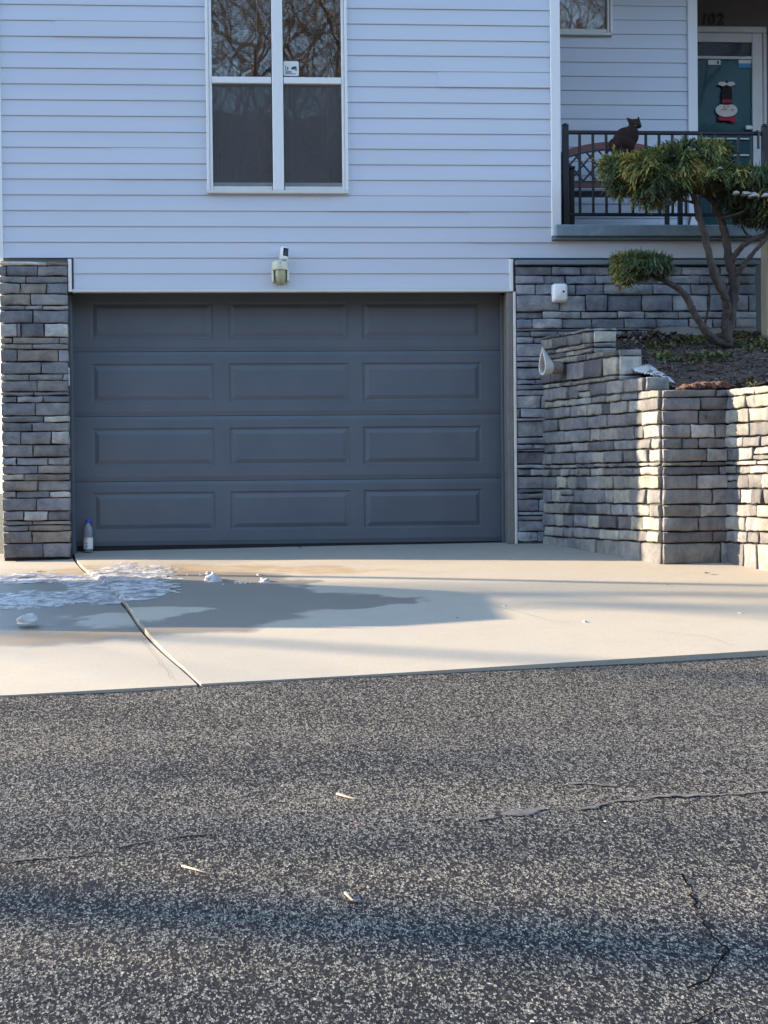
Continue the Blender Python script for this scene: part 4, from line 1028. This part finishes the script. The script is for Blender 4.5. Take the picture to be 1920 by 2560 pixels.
# ------------------------------------------------------------ garden bench
YB = .72
def B(u, v, dy=0): return P(u, v, YB+dy)
bl, br = PX(1406, YB, 440), PX(1668, YB, 440)
bn = tag(empty('garden_bench', ((bl+br)/2, YB, zsl1)), 'black and reddish-brown garden bench with an arched lattice back behind the railing', 'bench')
def arc(u): return 354 + 26*((u-1537)/135.0)**2
cu_ = [1402+k*(1672-1402)/24 for k in range(25)]
def strip(name, m, top, bot, y, d):
    mb = MB(); vs = []
    for u in cu_:
        a, b = P(u, top(u), y), P(u, bot(u), y); vs += [a, b, a+Vector((0, d, 0)), b+Vector((0, d, 0))]
    fs = []
    for i in range(len(cu_)-1):
        o_ = i*4; fs += [(o_, o_+1, o_+5, o_+4), (o_+2, o_+6, o_+7, o_+3), (o_, o_+4, o_+6, o_+2), (o_+1, o_+3, o_+7, o_+5)]
    fs += [(0, 2, 3, 1), tuple(len(vs)-4+q for q in (0, 1, 3, 2))]; mb.add(vs, fs); return mb.build(name, m, bn, fix=True)
strip('crest_slat', M['plum'], lambda u: arc(u)-.0, lambda u: arc(u)+15, YB, .022)
strip('arched_bar', M['iron'], lambda u: arc(u)+16.5, lambda u: arc(u)+21, YB+.002, .018)
strip('lattice_rail', M['iron'], lambda u: 452, lambda u: 455, YB+.002, .018)
strip('lower_slat', M['plum'], lambda u: 456, lambda u: 469, YB, .022)
for i in range(-1, 8):
    for sg in (1, -1):
        ua, ub = 1425+i*34, 1425+i*34+sg*76
        # clip the lattice strip between the arched bar and the lower rail
        pts = []
        for k in range(60):
            t = k/59; u_ = ua+(ub-ua)*t; v_ = 452-90*t
            if 1408 <= u_ <= 1666 and v_ > arc(u_)+18: pts.append((u_, v_))
        if len(pts) < 5: continue
        a, b = B(*pts[0]), B(*pts[-1]); dd = (b-a).normalized(); pr = Vector((dd.z, 0, -dd.x))*.008; yo = .004 if sg > 0 else .010
        mb = MB(); mb.prism([a-pr+Vector((0, yo, 0)), a+pr+Vector((0, yo, 0)), b+pr+Vector((0, yo, 0)), b-pr+Vector((0, yo, 0))], (0, 1, 0), .005); mb.build('lattice_bar', M['iron'], bn, fix=True)
zs_ = PZ(478, YB-.4, 1500)
for i in range(5): bx('seat_slat', M['black'], (bl+.02, YB-.42+i*.082, zs_-.022+.01*i), (br-.02, YB-.42+i*.082+.07, zs_+.01*i), .005, bn)
for xq in (bl, br):
    bx('back_post', M['iron'], (xq-.02, YB-.005, zsl1+.001), (xq+.02, YB+.03, PZ(arc(1402)+3, YB, 1402)), .004, bn)
    bx('leg', M['iron'], (xq-.02, YB-.44, zsl1+.001), (xq+.02, YB-.40, zs_+.18), .004, bn)
    bx('armrest', M['iron'], (xq-.025, YB-.45, zs_+.181), (xq+.025, YB-.006, zs_+.205), .006, bn)
    bx('seat_frame', M['iron'], (xq-.015, YB-.40, zs_-.06), (xq+.015, YB-.006, zs_-.024), .004, bn)

# ------------------------------------------------------------ cat
YC = -.03
def K_(x, y, dy=0): return P(1500+x/11.85, 270+y/11.85, YC+dy)
KS = 12.27/3700/11.85
def blob(parts_):
    mb = MB()
    for (c, rx, ry, rz, rot) in parts_:
        vs = []; n1, n2 = 14, 18; Rm = Euler((0, R(rot), 0)).to_matrix()
        for i in range(n1+1):
            ph = -math.pi/2+math.pi*i/n1
            for k in range(n2):
                th = 2*math.pi*k/n2; v = Vector((math.cos(ph)*math.cos(th)*rx, math.cos(ph)*math.sin(th)*ry, math.sin(ph)*rz)); vs.append(c + Rm @ v)
        mb.add(vs, [(i*n2+k, i*n2+(k+1) % n2, (i+1)*n2+(k+1) % n2, (i+1)*n2+k) for i in range(n1) for k in range(n2)])
    return mb
kk_ = KS
cat = tag(empty('cat', K_(760, 1560)), 'dark brown cat sitting bolt upright at the porch railing, head turned right', 'cat')
bp = [(K_(690, 1040), 300*kk_, 250*kk_, 280*kk_, 0), (K_(760, 860), 300*kk_, 220*kk_, 250*kk_, -15), (K_(900, 760), 210*kk_, 190*kk_, 200*kk_, 0), (K_(950, 640), 130*kk_, 130*kk_, 150*kk_, 15),
      (K_(980, 860), 140*kk_, 150*kk_, 220*kk_, 10), (K_(560, 1110), 200*kk_, 230*kk_, 200*kk_, 0),
      (K_(1030, 475), 180*kk_, 165*kk_, 150*kk_, 0), (K_(1140, 530), 95*kk_, 90*kk_, 75*kk_, 0), (K_(1000, 550), 120*kk_, 120*kk_, 90*kk_, 0),
      (K_(960, 1080, -.02), 70*kk_, 75*kk_, 260*kk_, 6), (K_(900, 1110, .035), 70*kk_, 75*kk_, 260*kk_, 2), (K_(985, 1330, -.022), 62*kk_, 60*kk_, 170*kk_, 0), (K_(900, 1330, .035), 60*kk_, 60*kk_, 170*kk_, 0),
      (K_(1010, 1500, -.022), 85*kk_, 60*kk_, 42*kk_, 0), (K_(925, 1500, .035), 85*kk_, 60*kk_, 42*kk_, 0), (K_(640, 1340, -.04), 190*kk_, 110*kk_, 150*kk_, 20), (K_(760, 1500, -.05), 190*kk_, 75*kk_, 48*kk_, 0), (K_(620, 1340, .05), 180*kk_, 100*kk_, 170*kk_, 15), (K_(740, 1500, .05), 180*kk_, 70*kk_, 45*kk_, 0),
      (K_(380, 1010, .03), 85*kk_, 85*kk_, 85*kk_, 0), (K_(330, 1090, .03), 75*kk_, 75*kk_, 90*kk_, 0), (K_(340, 1190, .02), 70*kk_, 70*kk_, 100*kk_, 0), (K_(420, 1270, .02), 90*kk_, 75*kk_, 80*kk_, 0), (K_(450, 1130, .02), 120*kk_, 100*kk_, 120*kk_, 0)]
bp = [(c_, a1*(1.02 if i_ in (6, 7, 8) else 1.2), a2*(1.02 if i_ in (6, 7, 8) else 1.18), a3*(1.02 if i_ in (6, 7, 8) else 1.17), r_) for i_, (c_, a1, a2, a3, r_) in enumerate(bp)]
mb = blob(bp)
def ear(base_l, base_r, tip, th):
    d = Vector((0, th, 0)); c = [K_(*base_l), K_(*base_r), K_(*tip)]
    mb.add([c[0]-d, c[1]-d, c[1]+d, c[0]+d, c[2]-d*.15, c[2]+d*.15], [(0, 1, 2, 3), (0, 4, 1), (3, 2, 5), (0, 3, 5, 4), (1, 4, 5, 2)])
ear((860, 440), (985, 360), (775, 270, .0), .020)
ear((1060, 380), (1185, 430), (1150, 235, 0), .020)
co = mb.build('cat_raw', M['cat'], fix=True)
md = co.modifiers.new('r', 'REMESH'); md.mode = 'VOXEL'; md.voxel_size = .0035
m2 = co.modifiers.new('s', 'SMOOTH'); m2.iterations = 3; m2.factor = .5
bpy.context.view_layer.update()
me = bpy.data.meshes.new_from_object(co.evaluated_get(bpy.context.evaluated_depsgraph_get()))
bpy.data.objects.remove(co)
me.polygons.foreach_set('use_smooth', [True]*len(me.polygons))
me.transform(Matrix.Translation(-wpos(cat)))
me.materials.clear(); me.materials.append(M['cat'])
bo = bpy.data.objects.new('body', me); C.objects.link(bo); bo.parent = cat
M['muzzle'] = mat('grey_fur', (.075, .06, .058), .9)
def ball(name, c, r, m, par, sq=(1, 1, 1)):
    mb = blob([(Vector(c), r*sq[0], r*sq[1], r*sq[2], 0)]); return mb.build(name, m, par, smooth=True)
for (x, y, dy_) in ((1040, 440, -.052), (1140, 455, -.044)): ball('eye', K_(x, y, dy_*1.0), .0052, M['eye'], cat)
ball('nose', K_(1185, 515, -.024), .0055, M['black'], cat, (1.2, 1, .8))
ball('cheek', K_(1050, 520, -.036), .011, M['muzzle'], cat, (1.5, .8, .8))
# plank the cat sits on, fixed to the outside of the balusters behind the foliage
pz = K_(800, 1550).z
mb = MB(); a, b = K_(420, 1550).x, K_(1120, 1550).x; mb.bbox((a, YC-.10, pz-.022), (b, YR-.0145, pz-.002), .004); tag(mb.build('ledge', M['iron'], origin=((a+b)/2, YC, pz)), 'narrow black metal ledge fixed to the railing under the brown cat', 'shelf')

# ------------------------------------------------------------ snowman hanging on the door
YS = YE-.045
def S_(x, y): p = P(1360+x/2.962, y/2.962, YS); return p
sm = tag(empty('snowman_decoration', S_(1352, 817)), 'flat snowman door decoration with a tall black hat and red scarf', 'decoration')
def ell(cx, cy, rx, ry, n=28): return [S_(cx+rx*math.cos(2*math.pi*k/n), cy+ry*math.sin(2*math.pi*k/n)) for k in range(n)]
def slabp(name, m, pts, dy, d=.012):
    mb = MB(); mb.prism([p+Vector((0, dy, 0)) for p in pts], (0, 1, 0), d); return mb.build(name, m, sm, fix=True)
slabp('face', M['p_face'], ell(1352, 815, 81, 50), 0, .018)
slabp('scarf', M['p_red'], [S_(*q) for q in ((1290, 868), (1300, 860), (1350, 872), (1405, 862), (1424, 872), (1420, 898), (1395, 910), (1380, 896), (1340, 893), (1300, 892), (1288, 884))], -.006)
slabp('hat_brim', M['p_black'], ell(1354, 768, 46, 8), -.004, .02)
slabp('hat', M['p_black'], [S_(*q) for q in ((1318, 766), (1316, 700), (1322, 640), (1336, 612), (1372, 610), (1388, 640), (1393, 700), (1390, 766))], 0, .014)
slabp('hat_band', M['p_red'], [S_(*q) for q in ((1317, 762), (1318, 738), (1391, 738), (1391, 762))], -.003, .004)
slabp('bow', M['p_face'], [S_(*q) for q in ((1352, 628), (1325, 640), (1285, 626), (1300, 606), (1335, 606), (1352, 618))], -.005, .006)
slabp('bow', M['p_face'], [S_(*q) for q in ((1354, 628), (1380, 640), (1418, 624), (1400, 606), (1372, 606), (1354, 618))], -.005, .006)
slabp('nose', M['p_orange'], [S_(*q) for q in ((1350, 800), (1352, 812), (1306, 816))], -.008, .008)
slabp('eye', M['p_black'], ell(1335, 792, 4, 6, 10), -.003, .004); slabp('eye', M['p_black'], ell(1362, 790, 4, 6, 10), -.003, .004)
slabp('cheek', mat('felt_pink', (.6, .3, .3), .9), ell(1395, 815, 12, 8, 12), -.002, .003)
slabp('loop', M['p_black'], ell(1353, 604, 9, 9, 12), -.001, .004)

# ------------------------------------------------------------ wall lamp, camera and sensor box
def lq(x, y, yy=0): return P(640+x/10.37, 580+y/10.37, yy)
lc = lq(620, 1010, -.05); lamp = tag(empty('wall_lamp', lc), 'cream plastic dusk-to-dawn wall lamp with yellowed lens above the garage door', 'lamp')
LS = 12.2/3700/10.37
def arch_loft(name, rows, m, par, n=14):
    """rows: (z, halfwidth, depth_front, y_back, xshift)"""
    mb = MB(); vs = []
    for (z, hw, dp_, yb, xs) in rows:
        for k in range(n+1):
            a = math.pi*k/n; vs.append((lc.x+xs-math.cos(a)*hw, yb-math.sin(a)**.8*dp_, z))
    m_ = n+1; fs = [(i*m_+k, i*m_+k+1, (i+1)*m_+k+1, (i+1)*m_+k) for i in range(len(rows)-1) for k in range(n)]
    fs += [(i*m_+n, i*m_, (i+1)*m_, (i+1)*m_+n) for i in range(len(rows)-1)]
    fs += [tuple(range(m_)), tuple((len(rows)-1)*m_+k for k in range(m_))[::-1]]
    mb.add(vs, fs); return smooth_by_angle(mb.build(name, m, par, fix=True), 50)
def lz(y): return lq(620, y, -.06).z
arch_loft('hood', [(lz(755), 200*LS, .085, -.012, 0), (lz(765), 208*LS, .095, -.012, 0), (lz(850), 213*LS, .10, -.012, 0), (lz(960), 216*LS, .102, -.012, 0), (lz(985), 216*LS, .098, -.012, 0)], M['beige'], lamp)
arch_loft('diffuser', [(lz(986), 166*LS, .082, -.012, .002), (lz(1100), 166*LS, .086, -.012, .003), (lz(1230), 158*LS, .082, -.012, .004), (lz(1310), 120*LS, .066, -.012, .005), (lz(1345), 80*LS, .045, -.012, .006)], M['cover'], lamp)
for sg, x0, x1 in ((-1, -225, -165), (1, 165, 228)):
    mb = MB(); mb.bbox((lc.x+x0*LS+.004, -.075, lz(1300 if sg < 0 else 1285)), (lc.x+x1*LS+.004, -.012, lz(984)), .006); mb.build('side_cheek', M['beige'], lamp)
mb = MB(); mb.bbox((lc.x-.0, -.118, lz(835)), (lc.x+.008, -.108, lz(812)), .001); mb.build('photocell', M['p_dark'], lamp)
cc = lq(725, 560, -.08)
scam = tag(empty('security_camera', cc), 'small white security camera with black face perched on top of the cream wall lamp', 'camera')
def rbox(name, m, c, hx, hy, hz, bev, rot, par):
    mb = MB(); mb.bbox((-hx, -hy, -hz), (hx, hy, hz), bev); Rm = Euler(rot).to_matrix(); mb.v = [tuple(Vector(c)+Rm @ Vector(v)) for v in mb.v]; return smooth_by_angle(mb.build(name, m, par), 60)
rot = (R(-6), R(7), R(22))
rbox('housing', M['white'], cc, 98*LS, .030, 168*LS, .010, rot, scam)
fr_ = Euler(rot).to_matrix() @ Vector((.003, -.0305, .006))
rbox('lens_plate', M['lens'], cc+fr_, 72*LS, .002, 108*LS, .0015, rot, scam)
mb = MB(); mb.tube([lq(690, 752, -.06), lq(700, 700, -.065)], .012, 10); mb.build('mount', M['p_dark'], scam)
mb = MB(); mb.tube([cc+Vector((0, .02, 0)), (cc.x, -.01, cc.z+.02)], .008, 8); mb.build('bracket', M['white'], scam)
YX = -.07
bxc = P(1399, 733, YX); sb = tag(empty('sensor_box', bxc), 'white plastic box with a dark round eye on the stone wall beside the garage', 'sensor')
x0, x1, z0, z1 = PX(1379, YX, 733), PX(1418, YX, 733), PZ(757, YX, 1399), PZ(709, YX, 1399)
mb = MB(); n_ = 5; rings = []
for (ins, dy_) in ((.004, 0), (0, -.012), (.002, -.05), (.012, -.072), (.022, -.078)):
    rings.append([(p[0], YX+.03+dy_, p[1]) for p in rrect(x0+ins, x1-ins, z0+ins, z1-ins, .026-ins*.5)])
k_ = len(rings[0]); mb.add([p for r in rings for p in r], [(i*k_+q, i*k_+(q+1) % k_, (i+1)*k_+(q+1) % k_, (i+1)*k_+q) for i in range(4) for q in range(k_)] + [tuple((4)*k_+q for q in range(k_)), tuple(range(k_))[::-1]])
smooth_by_angle(mb.build('housing', M['white'], sb, fix=True), 45)
ec = P(1409, 729, YX-.045); mb = MB(); vs = [(ec.x+.009*math.cos(2*math.pi*k/16), YX-.0500, ec.z+.009*math.sin(2*math.pi*k/16)) for k in range(16)]
mb.prism(vs, (0, 1, 0), .004); mb.build('eye', M['lens'], sb, fix=True)

# ------------------------------------------------------------ bottle
bb = GP(221, 1381); bz = G(bb.x, bb.y)+.002
bt = tag(empty('plastic_bottle', (bb.x, bb.y, bz)), 'clear plastic water bottle with a blue cap and white label standing by the garage door', 'bottle')
h = .272; r = .039
prof = [(0, .004), (.024, .0), (.034, .004), (.037, .016), (.0385, .03), (.038, .05), (.0385, .1), (.0375, .125), (.0385, .135), (.0375, .15), (.0385, .16), (.038, .178), (.034, .200), (.024, .222), (.0145, .236), (.0135, .246)]
mb = MB(); mb.lathe(prof, (bb.x, bb.y, bz), 24); mb.build('body', M['clear'], bt, smooth=True)
mb = MB(); mb.lathe([(.0, .2455), (.0185, .2455), (.0195, .25), (.0195, .265), (.018, .270), (0, .2705)], (bb.x, bb.y, bz), 20); smooth_by_angle(mb.build('cap', M['cap'], bt), 40)
lb = MB(); lb.lathe([(.0393, .028), (.0397, .032), (.0397, .118), (.0393, .122)], (bb.x, bb.y, bz), 28); lbo = lb.build('label', M['p_white'], bt, smooth=True)
def lpatch(name, m, a0, a1, z0, z1):
    mb = MB(); vs = []; n_ = 6
    for z in (z0, z1):
        for k in range(n_+1): a = R(-90 + a0+(a1-a0)*k/n_); vs.append((bb.x+.0403*math.cos(a), bb.y+.0403*math.sin(a), bz+z))
    mb.add(vs, [(k, k+1, n_+2+k, n_+1+k) for k in range(n_)]); mb.build(name, m, lbo)
lpatch('label_print', M['p_orange'], -62, 5, .112, .1175); lpatch('label_print', M['p_dark'], -22, -12, .100, .105); lpatch('label_print', M['p_orange'], -32, -4, .088, .091)
lpatch('label_print', M['p_dark'], -32, -2, .070, .077); lpatch('label_print', M['p_blue'], -26, -4, .040, .058)

# ------------------------------------------------------------ twigs, leaves, cracks
def twig(pts, r, lab, m=None):
    pp = [GP(*p) for p in pts]; pp = [Vector((p.x, p.y, zroad(p.x, p.y)+r+.002)) for p in pp]
    mb = MB(); r *= .75; mb.tube(pp, [r*(1-.4*i/len(pp)) for i in range(len(pp))], 6, jit=.2); tag(mb.build('twig', m or M['twig'], origin=pp[0], smooth=True), lab, 'twig', 'twigs on the asphalt')
twig([(842, 1981), (862, 1987), (880, 1992), (906, 1995)], .0055, 'thick pale curved twig, uppermost of those on the asphalt')
twig([(455, 2157), (490, 2167), (526, 2179)], .0045, 'straight pale twig on the left half of the asphalt')
twig([(863, 2230), (872, 2240), (880, 2248), (890, 2250)], .0065, 'short pale hooked twig low on the asphalt')
twig([(887, 2214), (915, 2218)], .003, 'thin short reddish twig just above the hooked one', M['rust'])
def leaf(u_, v_, s, lab, m, zf=None):
    p = GP(u_, v_); z = (zf or zroad)(p.x, p.y)+.004; a = rnd.uniform(0, 6.28); ca, sa = math.cos(a), math.sin(a)
    pts = [(-1, 0, .1), (-.4, .45, .3), (.3, .5, .15), (1, 0, .35), (.3, -.45, .25), (-.4, -.5, .05), (0, 0, 0)]
    mb = MB(); mb.add([(p.x+(x*ca-y*sa)*s, p.y+(x*sa+y*ca)*s, z+q*s) for x, y, q in pts], [(0, 6, 1), (1, 6, 2), (2, 6, 3), (3, 6, 4), (4, 6, 5), (5, 6, 0)])
    tag(mb.build('fallen_leaf', m, origin=(p.x, p.y, z)), lab, 'leaf', 'fallen leaves and crumbs on the ground')
leaf(749, 1371, .03, 'dark crumpled leaf on the shaded concrete by the garage door', M['chipa'], zsl); leaf(1668, 1466, .018, 'small dark leaf on sunlit concrete below the stone pier', M['chipa'], zsl)
leaf(1143, 1548, .012, 'tiny dark leaf alone in the middle of the sunny concrete', M['chipa'], zsl); leaf(1770, 1436, .03, 'dark leaf on the concrete in front of the square pier', M['chipa'], zsl)
leaf(551, 2455, .008, 'small orange crumb low on the left asphalt', M['rust']); leaf(893, 2056, .008, 'small pink-orange crumb near the upper twig', M['p_orange'])
leaf(421, 2139, .007, 'small white crumb above the straight twig', M['p_white']); leaf(1512, 2048, .010, 'small cream pebble right of the torn asphalt seam', M['p_face'])
leaf(1225, 2449, .009, 'cream pebble at the bottom of the asphalt', M['p_face']); leaf(1330, 2543, .009, 'pale pebble at the very bottom edge of the asphalt', M['p_face'])
def crack(pts, w0, name, m, lift=.0024, wob=.8, sub=34):
    base = [GP(*p) for p in pts]; fine = []
    for i in range(len(base)-1):
        for k in range(sub): fine.append(base[i].lerp(base[i+1], k/sub))
    fine.append(base[-1]); vs = []; m_ = len(fine)
    for i, p in enumerate(fine):
        t = (fine[min(i+1, m_-1)]-fine[max(i-1, 0)]).normalized(); s = Vector((-t.y, t.x, 0))
        wob_ = mn.noise((p.x*7, p.y*7, 1))*.022+mn.noise((p.x*28, p.y*28, 2))*.012; ww = w0*.8*(.2+.9*abs(mn.noise((p.x*6, p.y*6, 4)))*2)*min(1, i/4+.05, (m_-1-i)/4+.05)
        for sg in (-1, 1): q = p+s*(wob_+sg*ww*(1+wob*(rnd.random()-.5))); vs.append((q.x, q.y, zroad(q.x, q.y)+.0045))
    mb = MB(); mb.add(vs, [(2*i, 2*i+2, 2*i+3, 2*i+1) for i in range(m_-1)]); o = mb.build(name, m); o['kind'] = 'structure'; return o
M['crackm'] = mat('crack_shadow', (.008, .008, .009), 1, spec=0)
M['tar'] = mat('grey_torn_seam', (.12, .118, .115), .9, var=(.05, .05, .05), vscale=18, bump=.8, bscale=90)
crack([(-20, 2149), (60, 2146), (150, 2139), (220, 2127), (258, 2115)], .006, 'road_crack', M['crackm'])
crack([(-20, 2144), (60, 2141), (150, 2134), (215, 2124)], .006, 'road_seam', M['tar'], .005)
crack([(282, 2106), (340, 2099), (400, 2087), (470, 2077), (525, 2074)], .008, 'road_seam', M['tar'], .005)
crack([(285, 2110), (400, 2092), (470, 2081), (530, 2078), (645, 2066)], .005, 'road_crack', M['crackm'])
crack([(1060, 2047), (1120, 2046), (1160, 2040)], .005, 'road_crack', M['crackm'])
crack([(1185, 2040), (1215, 2038), (1245, 2036)], .03, 'road_seam', M['tar'], .006); crack([(1190, 2045), (1230, 2044)], .006, 'road_crack', M['crackm'], .008)
crack([(1250, 2028), (1300, 2028), (1330, 2022), (1370, 2015)], .035, 'road_seam', M['tar'], .006)
crack([(1430, 2018), (1490, 2004), (1560, 1994), (1650, 1984), (1760, 1978), (1940, 1966)], .018, 'road_seam', M['tar'], .005)
crack([(1480, 2008), (1560, 1998), (1640, 1988), (1760, 1982), (1940, 1971)], .005, 'road_crack', M['crackm'], .008)
crack([(1420, 1955), (1480, 1952), (1545, 1955)], .03, 'road_seam', M['tar'], .004)
crack([(1702, 2175), (1725, 2210), (1738, 2270), (1775, 2330), (1822, 2368), (1800, 2410), (1755, 2442), (1715, 2460)], .009, 'road_crack', M['crackm'])
crack([(1810, 2510), (1740, 2535), (1690, 2560)], .010, 'road_crack', M['crackm'])
def slabcrack(pts, w, m=M['crackm']):
    base = [GP(*p) for p in pts]; fine = []
    for i in range(len(base)-1):
        for k in range(12): fine.append(base[i].lerp(base[i+1], k/12))
    fine.append(base[-1]); vs = []
    for i, p in enumerate(fine):
        t = (fine[min(i+1, len(fine)-1)]-fine[max(i-1, 0)]).normalized(); s = Vector((-t.y, t.x, 0)); wb = mn.noise((p.x*8, p.y*8, 2))*.015
        for sg in (-1, 1): q = p+s*(wb+sg*w*rnd.uniform(.4, 1.2)); vs.append((q.x, q.y, zsl(q.x, q.y)+.0025))
    mb = MB(); mb.add(vs, [(2*i, 2*i+2, 2*i+3, 2*i+1) for i in range(len(fine)-1)]); mb.build('slab_crack', m)['kind'] = 'structure'
M['hair'] = mat('hairline_dirt', (.17, .15, .12), .95)
slabcrack([(1236, 1515), (1290, 1528), (1370, 1552), (1450, 1560)], .0016, M['hair']); slabcrack([(1490, 1495), (1700, 1487), (1925, 1478)], .0015, M['hair'])
slabcrack([(1640, 1580), (1760, 1592), (1800, 1605), (1840, 1616)], .0018, M['hair']); slabcrack([(352, 1590), (392, 1645), (430, 1700)], .0015, M['hair'])

# ------------------------------------------------------------ outside the frame: car, pole, trees
M['carp'] = mat('silver_paint', (.35, .36, .38), .3, metal=.6, coat=.5); M['tyre'] = mat('tyre_rubber', (.02, .02, .02), .9)
CY = -1.40; cx1 = -3.7; zc0 = G(-3, CY)+.02
car = tag(empty('parked_car', (-5.9, CY, zc0)), 'silver hatchback parked across the left half of the driveway', 'car')
secs = [(cx1, .50, .95, 1.60, .66, .90), (cx1-.06, .34, .95, 1.66, .68, .95), (-5.0, .30, .95, 1.70, .70, .95), (-6.2, .30, .95, 1.66, .68, .95), (-6.9, .30, .95, 1.06, .80, .95), (-7.9, .30, .80, .88, .80, .93), (-8.1, .36, .62, .70, .70, .85)]
mb = MB(); vs = []
for (x, z0, zb_, zt_, rw2, bw) in secs:
    for (y, z) in ((-bw, z0), (-bw, zb_*.7), (-bw, zb_), (-rw2, zt_-.22), (-rw2+.34, zt_), (rw2-.12, zt_), (rw2, zt_-.08), (bw, zb_), (bw, zb_*.7), (bw, z0)): vs.append((x, CY+y, zc0+z))
n_ = 10; mb.add(vs, [(i*n_+k, i*n_+(k+1) % n_, (i+1)*n_+(k+1) % n_, (i+1)*n_+k) for i in range(len(secs)-1) for k in range(n_)] + [tuple(range(n_)), tuple((len(secs)-1)*n_+k for k in range(n_))[::-1]])
smooth_by_angle(mb.build('body', M['carp'], car, fix=True), 40)
for s_ in (-1, 1):
    mb = MB(); ya, yb2 = CY+s_*.952, CY+s_*.735; mb.add([(-4.0, ya, zc0+.97), (-6.7, ya, zc0+.97), (-6.2, yb2, zc0+1.52), (-4.1, yb2, zc0+1.54)], [(0, 1, 2, 3)]); mb.build('side_window', M['lens'], car)
    bx('tail_light', M['p_red'], (cx1+.002, CY+s_*.86, zc0+.70), (cx1+.02, CY+s_*.70, zc0+.92), .005, car)
    for xw in (-4.6, -7.2):
        mb = MB(); vs = []; zz = G(xw, CY+s_*.8)+.30
        for (rr, dy_) in ((.0, -.1), (.2, -.11), (.3, -.09), (.31, 0), (.3, .09), (.2, .11), (0, .1)):
            for k in range(20): a = 2*math.pi*k/20; vs.append((xw+rr*math.cos(a), CY+s_*.8+dy_, zz+rr*math.sin(a)))
        mb.add(vs, [(i*20+k, i*20+(k+1) % 20, (i+1)*20+(k+1) % 20, (i+1)*20+k) for i in range(6) for k in range(20)]); mb.build('wheel', M['tyre'], car, fix=True)
car.rotation_euler = (0, 0, R(-14)); car.scale = (1, 1, .97)
pl = GP(0, 1437); pxx = -7.5; pyy = pl.y + (pxx-pl.x)*SUN_DIR.y/SUN_DIR.x
mb = MB(); mb.tube([(pxx, pyy, -.4), (pxx, pyy, 4.2)], [.045, .035], 10); lp = mb.build('pole', M['bark2'], None); tag(lp, 'slim wooden pole standing on the lawn left of the house', 'pole')

def tree_mesh(seed, H, r0, maxl=4):
    rr = random.Random(seed); mb = MB()
    def grow(p, d, L, r, lvl):
        n = max(3, int(L/.9)) if lvl < 2 else 3; pts = [p]; q = p.copy(); dd = d.copy()
        for i in range(n):
            dd = (dd + Vector((rr.gauss(0, .10+.05*lvl), rr.gauss(0, .10+.05*lvl), rr.gauss(0, .05)+.04))).normalized(); q = q + dd*L/n; pts.append(q.copy())
        rad = [r*(1-.75*i/n) for i in range(n+1)]
        mb.tube(pts, rad, 6 if lvl == 0 else (4 if lvl < 3 else 3), cap=False)
        if lvl >= maxl: return
        m = (9, 6, 5, 4)[lvl]
        for k in range(m):
            t = rr.uniform(.28 if lvl == 0 else .2, 1.0); i = min(n-1, int(t*n)); b = pts[i].lerp(pts[i+1], t*n-i)
            ax = Vector((rr.gauss(0, 1), rr.gauss(0, 1), rr.gauss(0, .3))).normalized()
            nd = (dd*.55 + ax*.85 + Vector((0, 0, .28))).normalized()
            grow(b, nd, L*rr.uniform(.38, .6), max(.008, r*(1-.7*t)*.55), lvl+1)
    grow(Vector((0, 0, 0)), Vector((0, 0, 1)), H, r0, 0)
    me = bpy.data.meshes.new('trunk'); me.from_pydata(mb.v, [], mb.f); me.materials.append(M['bark2']); return me
tm = [tree_mesh(s, h_, r_) for s, h_, r_ in ((1, 13, .19), (5, 15, .22), (8, 12, .16))] + [tree_mesh(31, 14, .20, 2), tree_mesh(32, 15, .22, 2)]
def bare_tree(i, x, y, z, rot, s, lab, grp):
    o = bpy.data.objects.new('bare_tree', tm[i]); C.objects.link(o); o.location = (x, y, z); o.rotation_euler = (0, 0, rot); o.scale = (s, s, s); tag(o, lab, 'tree', grp)
tr_ = random.Random(4)
for k in range(44):
    y = -tr_.uniform(22, 52); x = tr_.uniform(-16, 16)
    bare_tree(k % 3, x, y, (G(x, y) if y > -29 else zh(x, y))-.2, tr_.uniform(0, 6.28), tr_.uniform(.8, 1.25), 'leafless tree in the woods across the road from the house', 'leafless trees across the road')
for k, (x, y) in enumerate(((-33, 3.4), (-44, 3.2), (-40, -2.0))):
    bare_tree(3 + k % 2, x, y, -.6, tr_.uniform(0, 6.28), tr_.uniform(1.3, 1.6), 'leafless tree on the neighbouring lot left of the house', 'leafless trees beside the house')
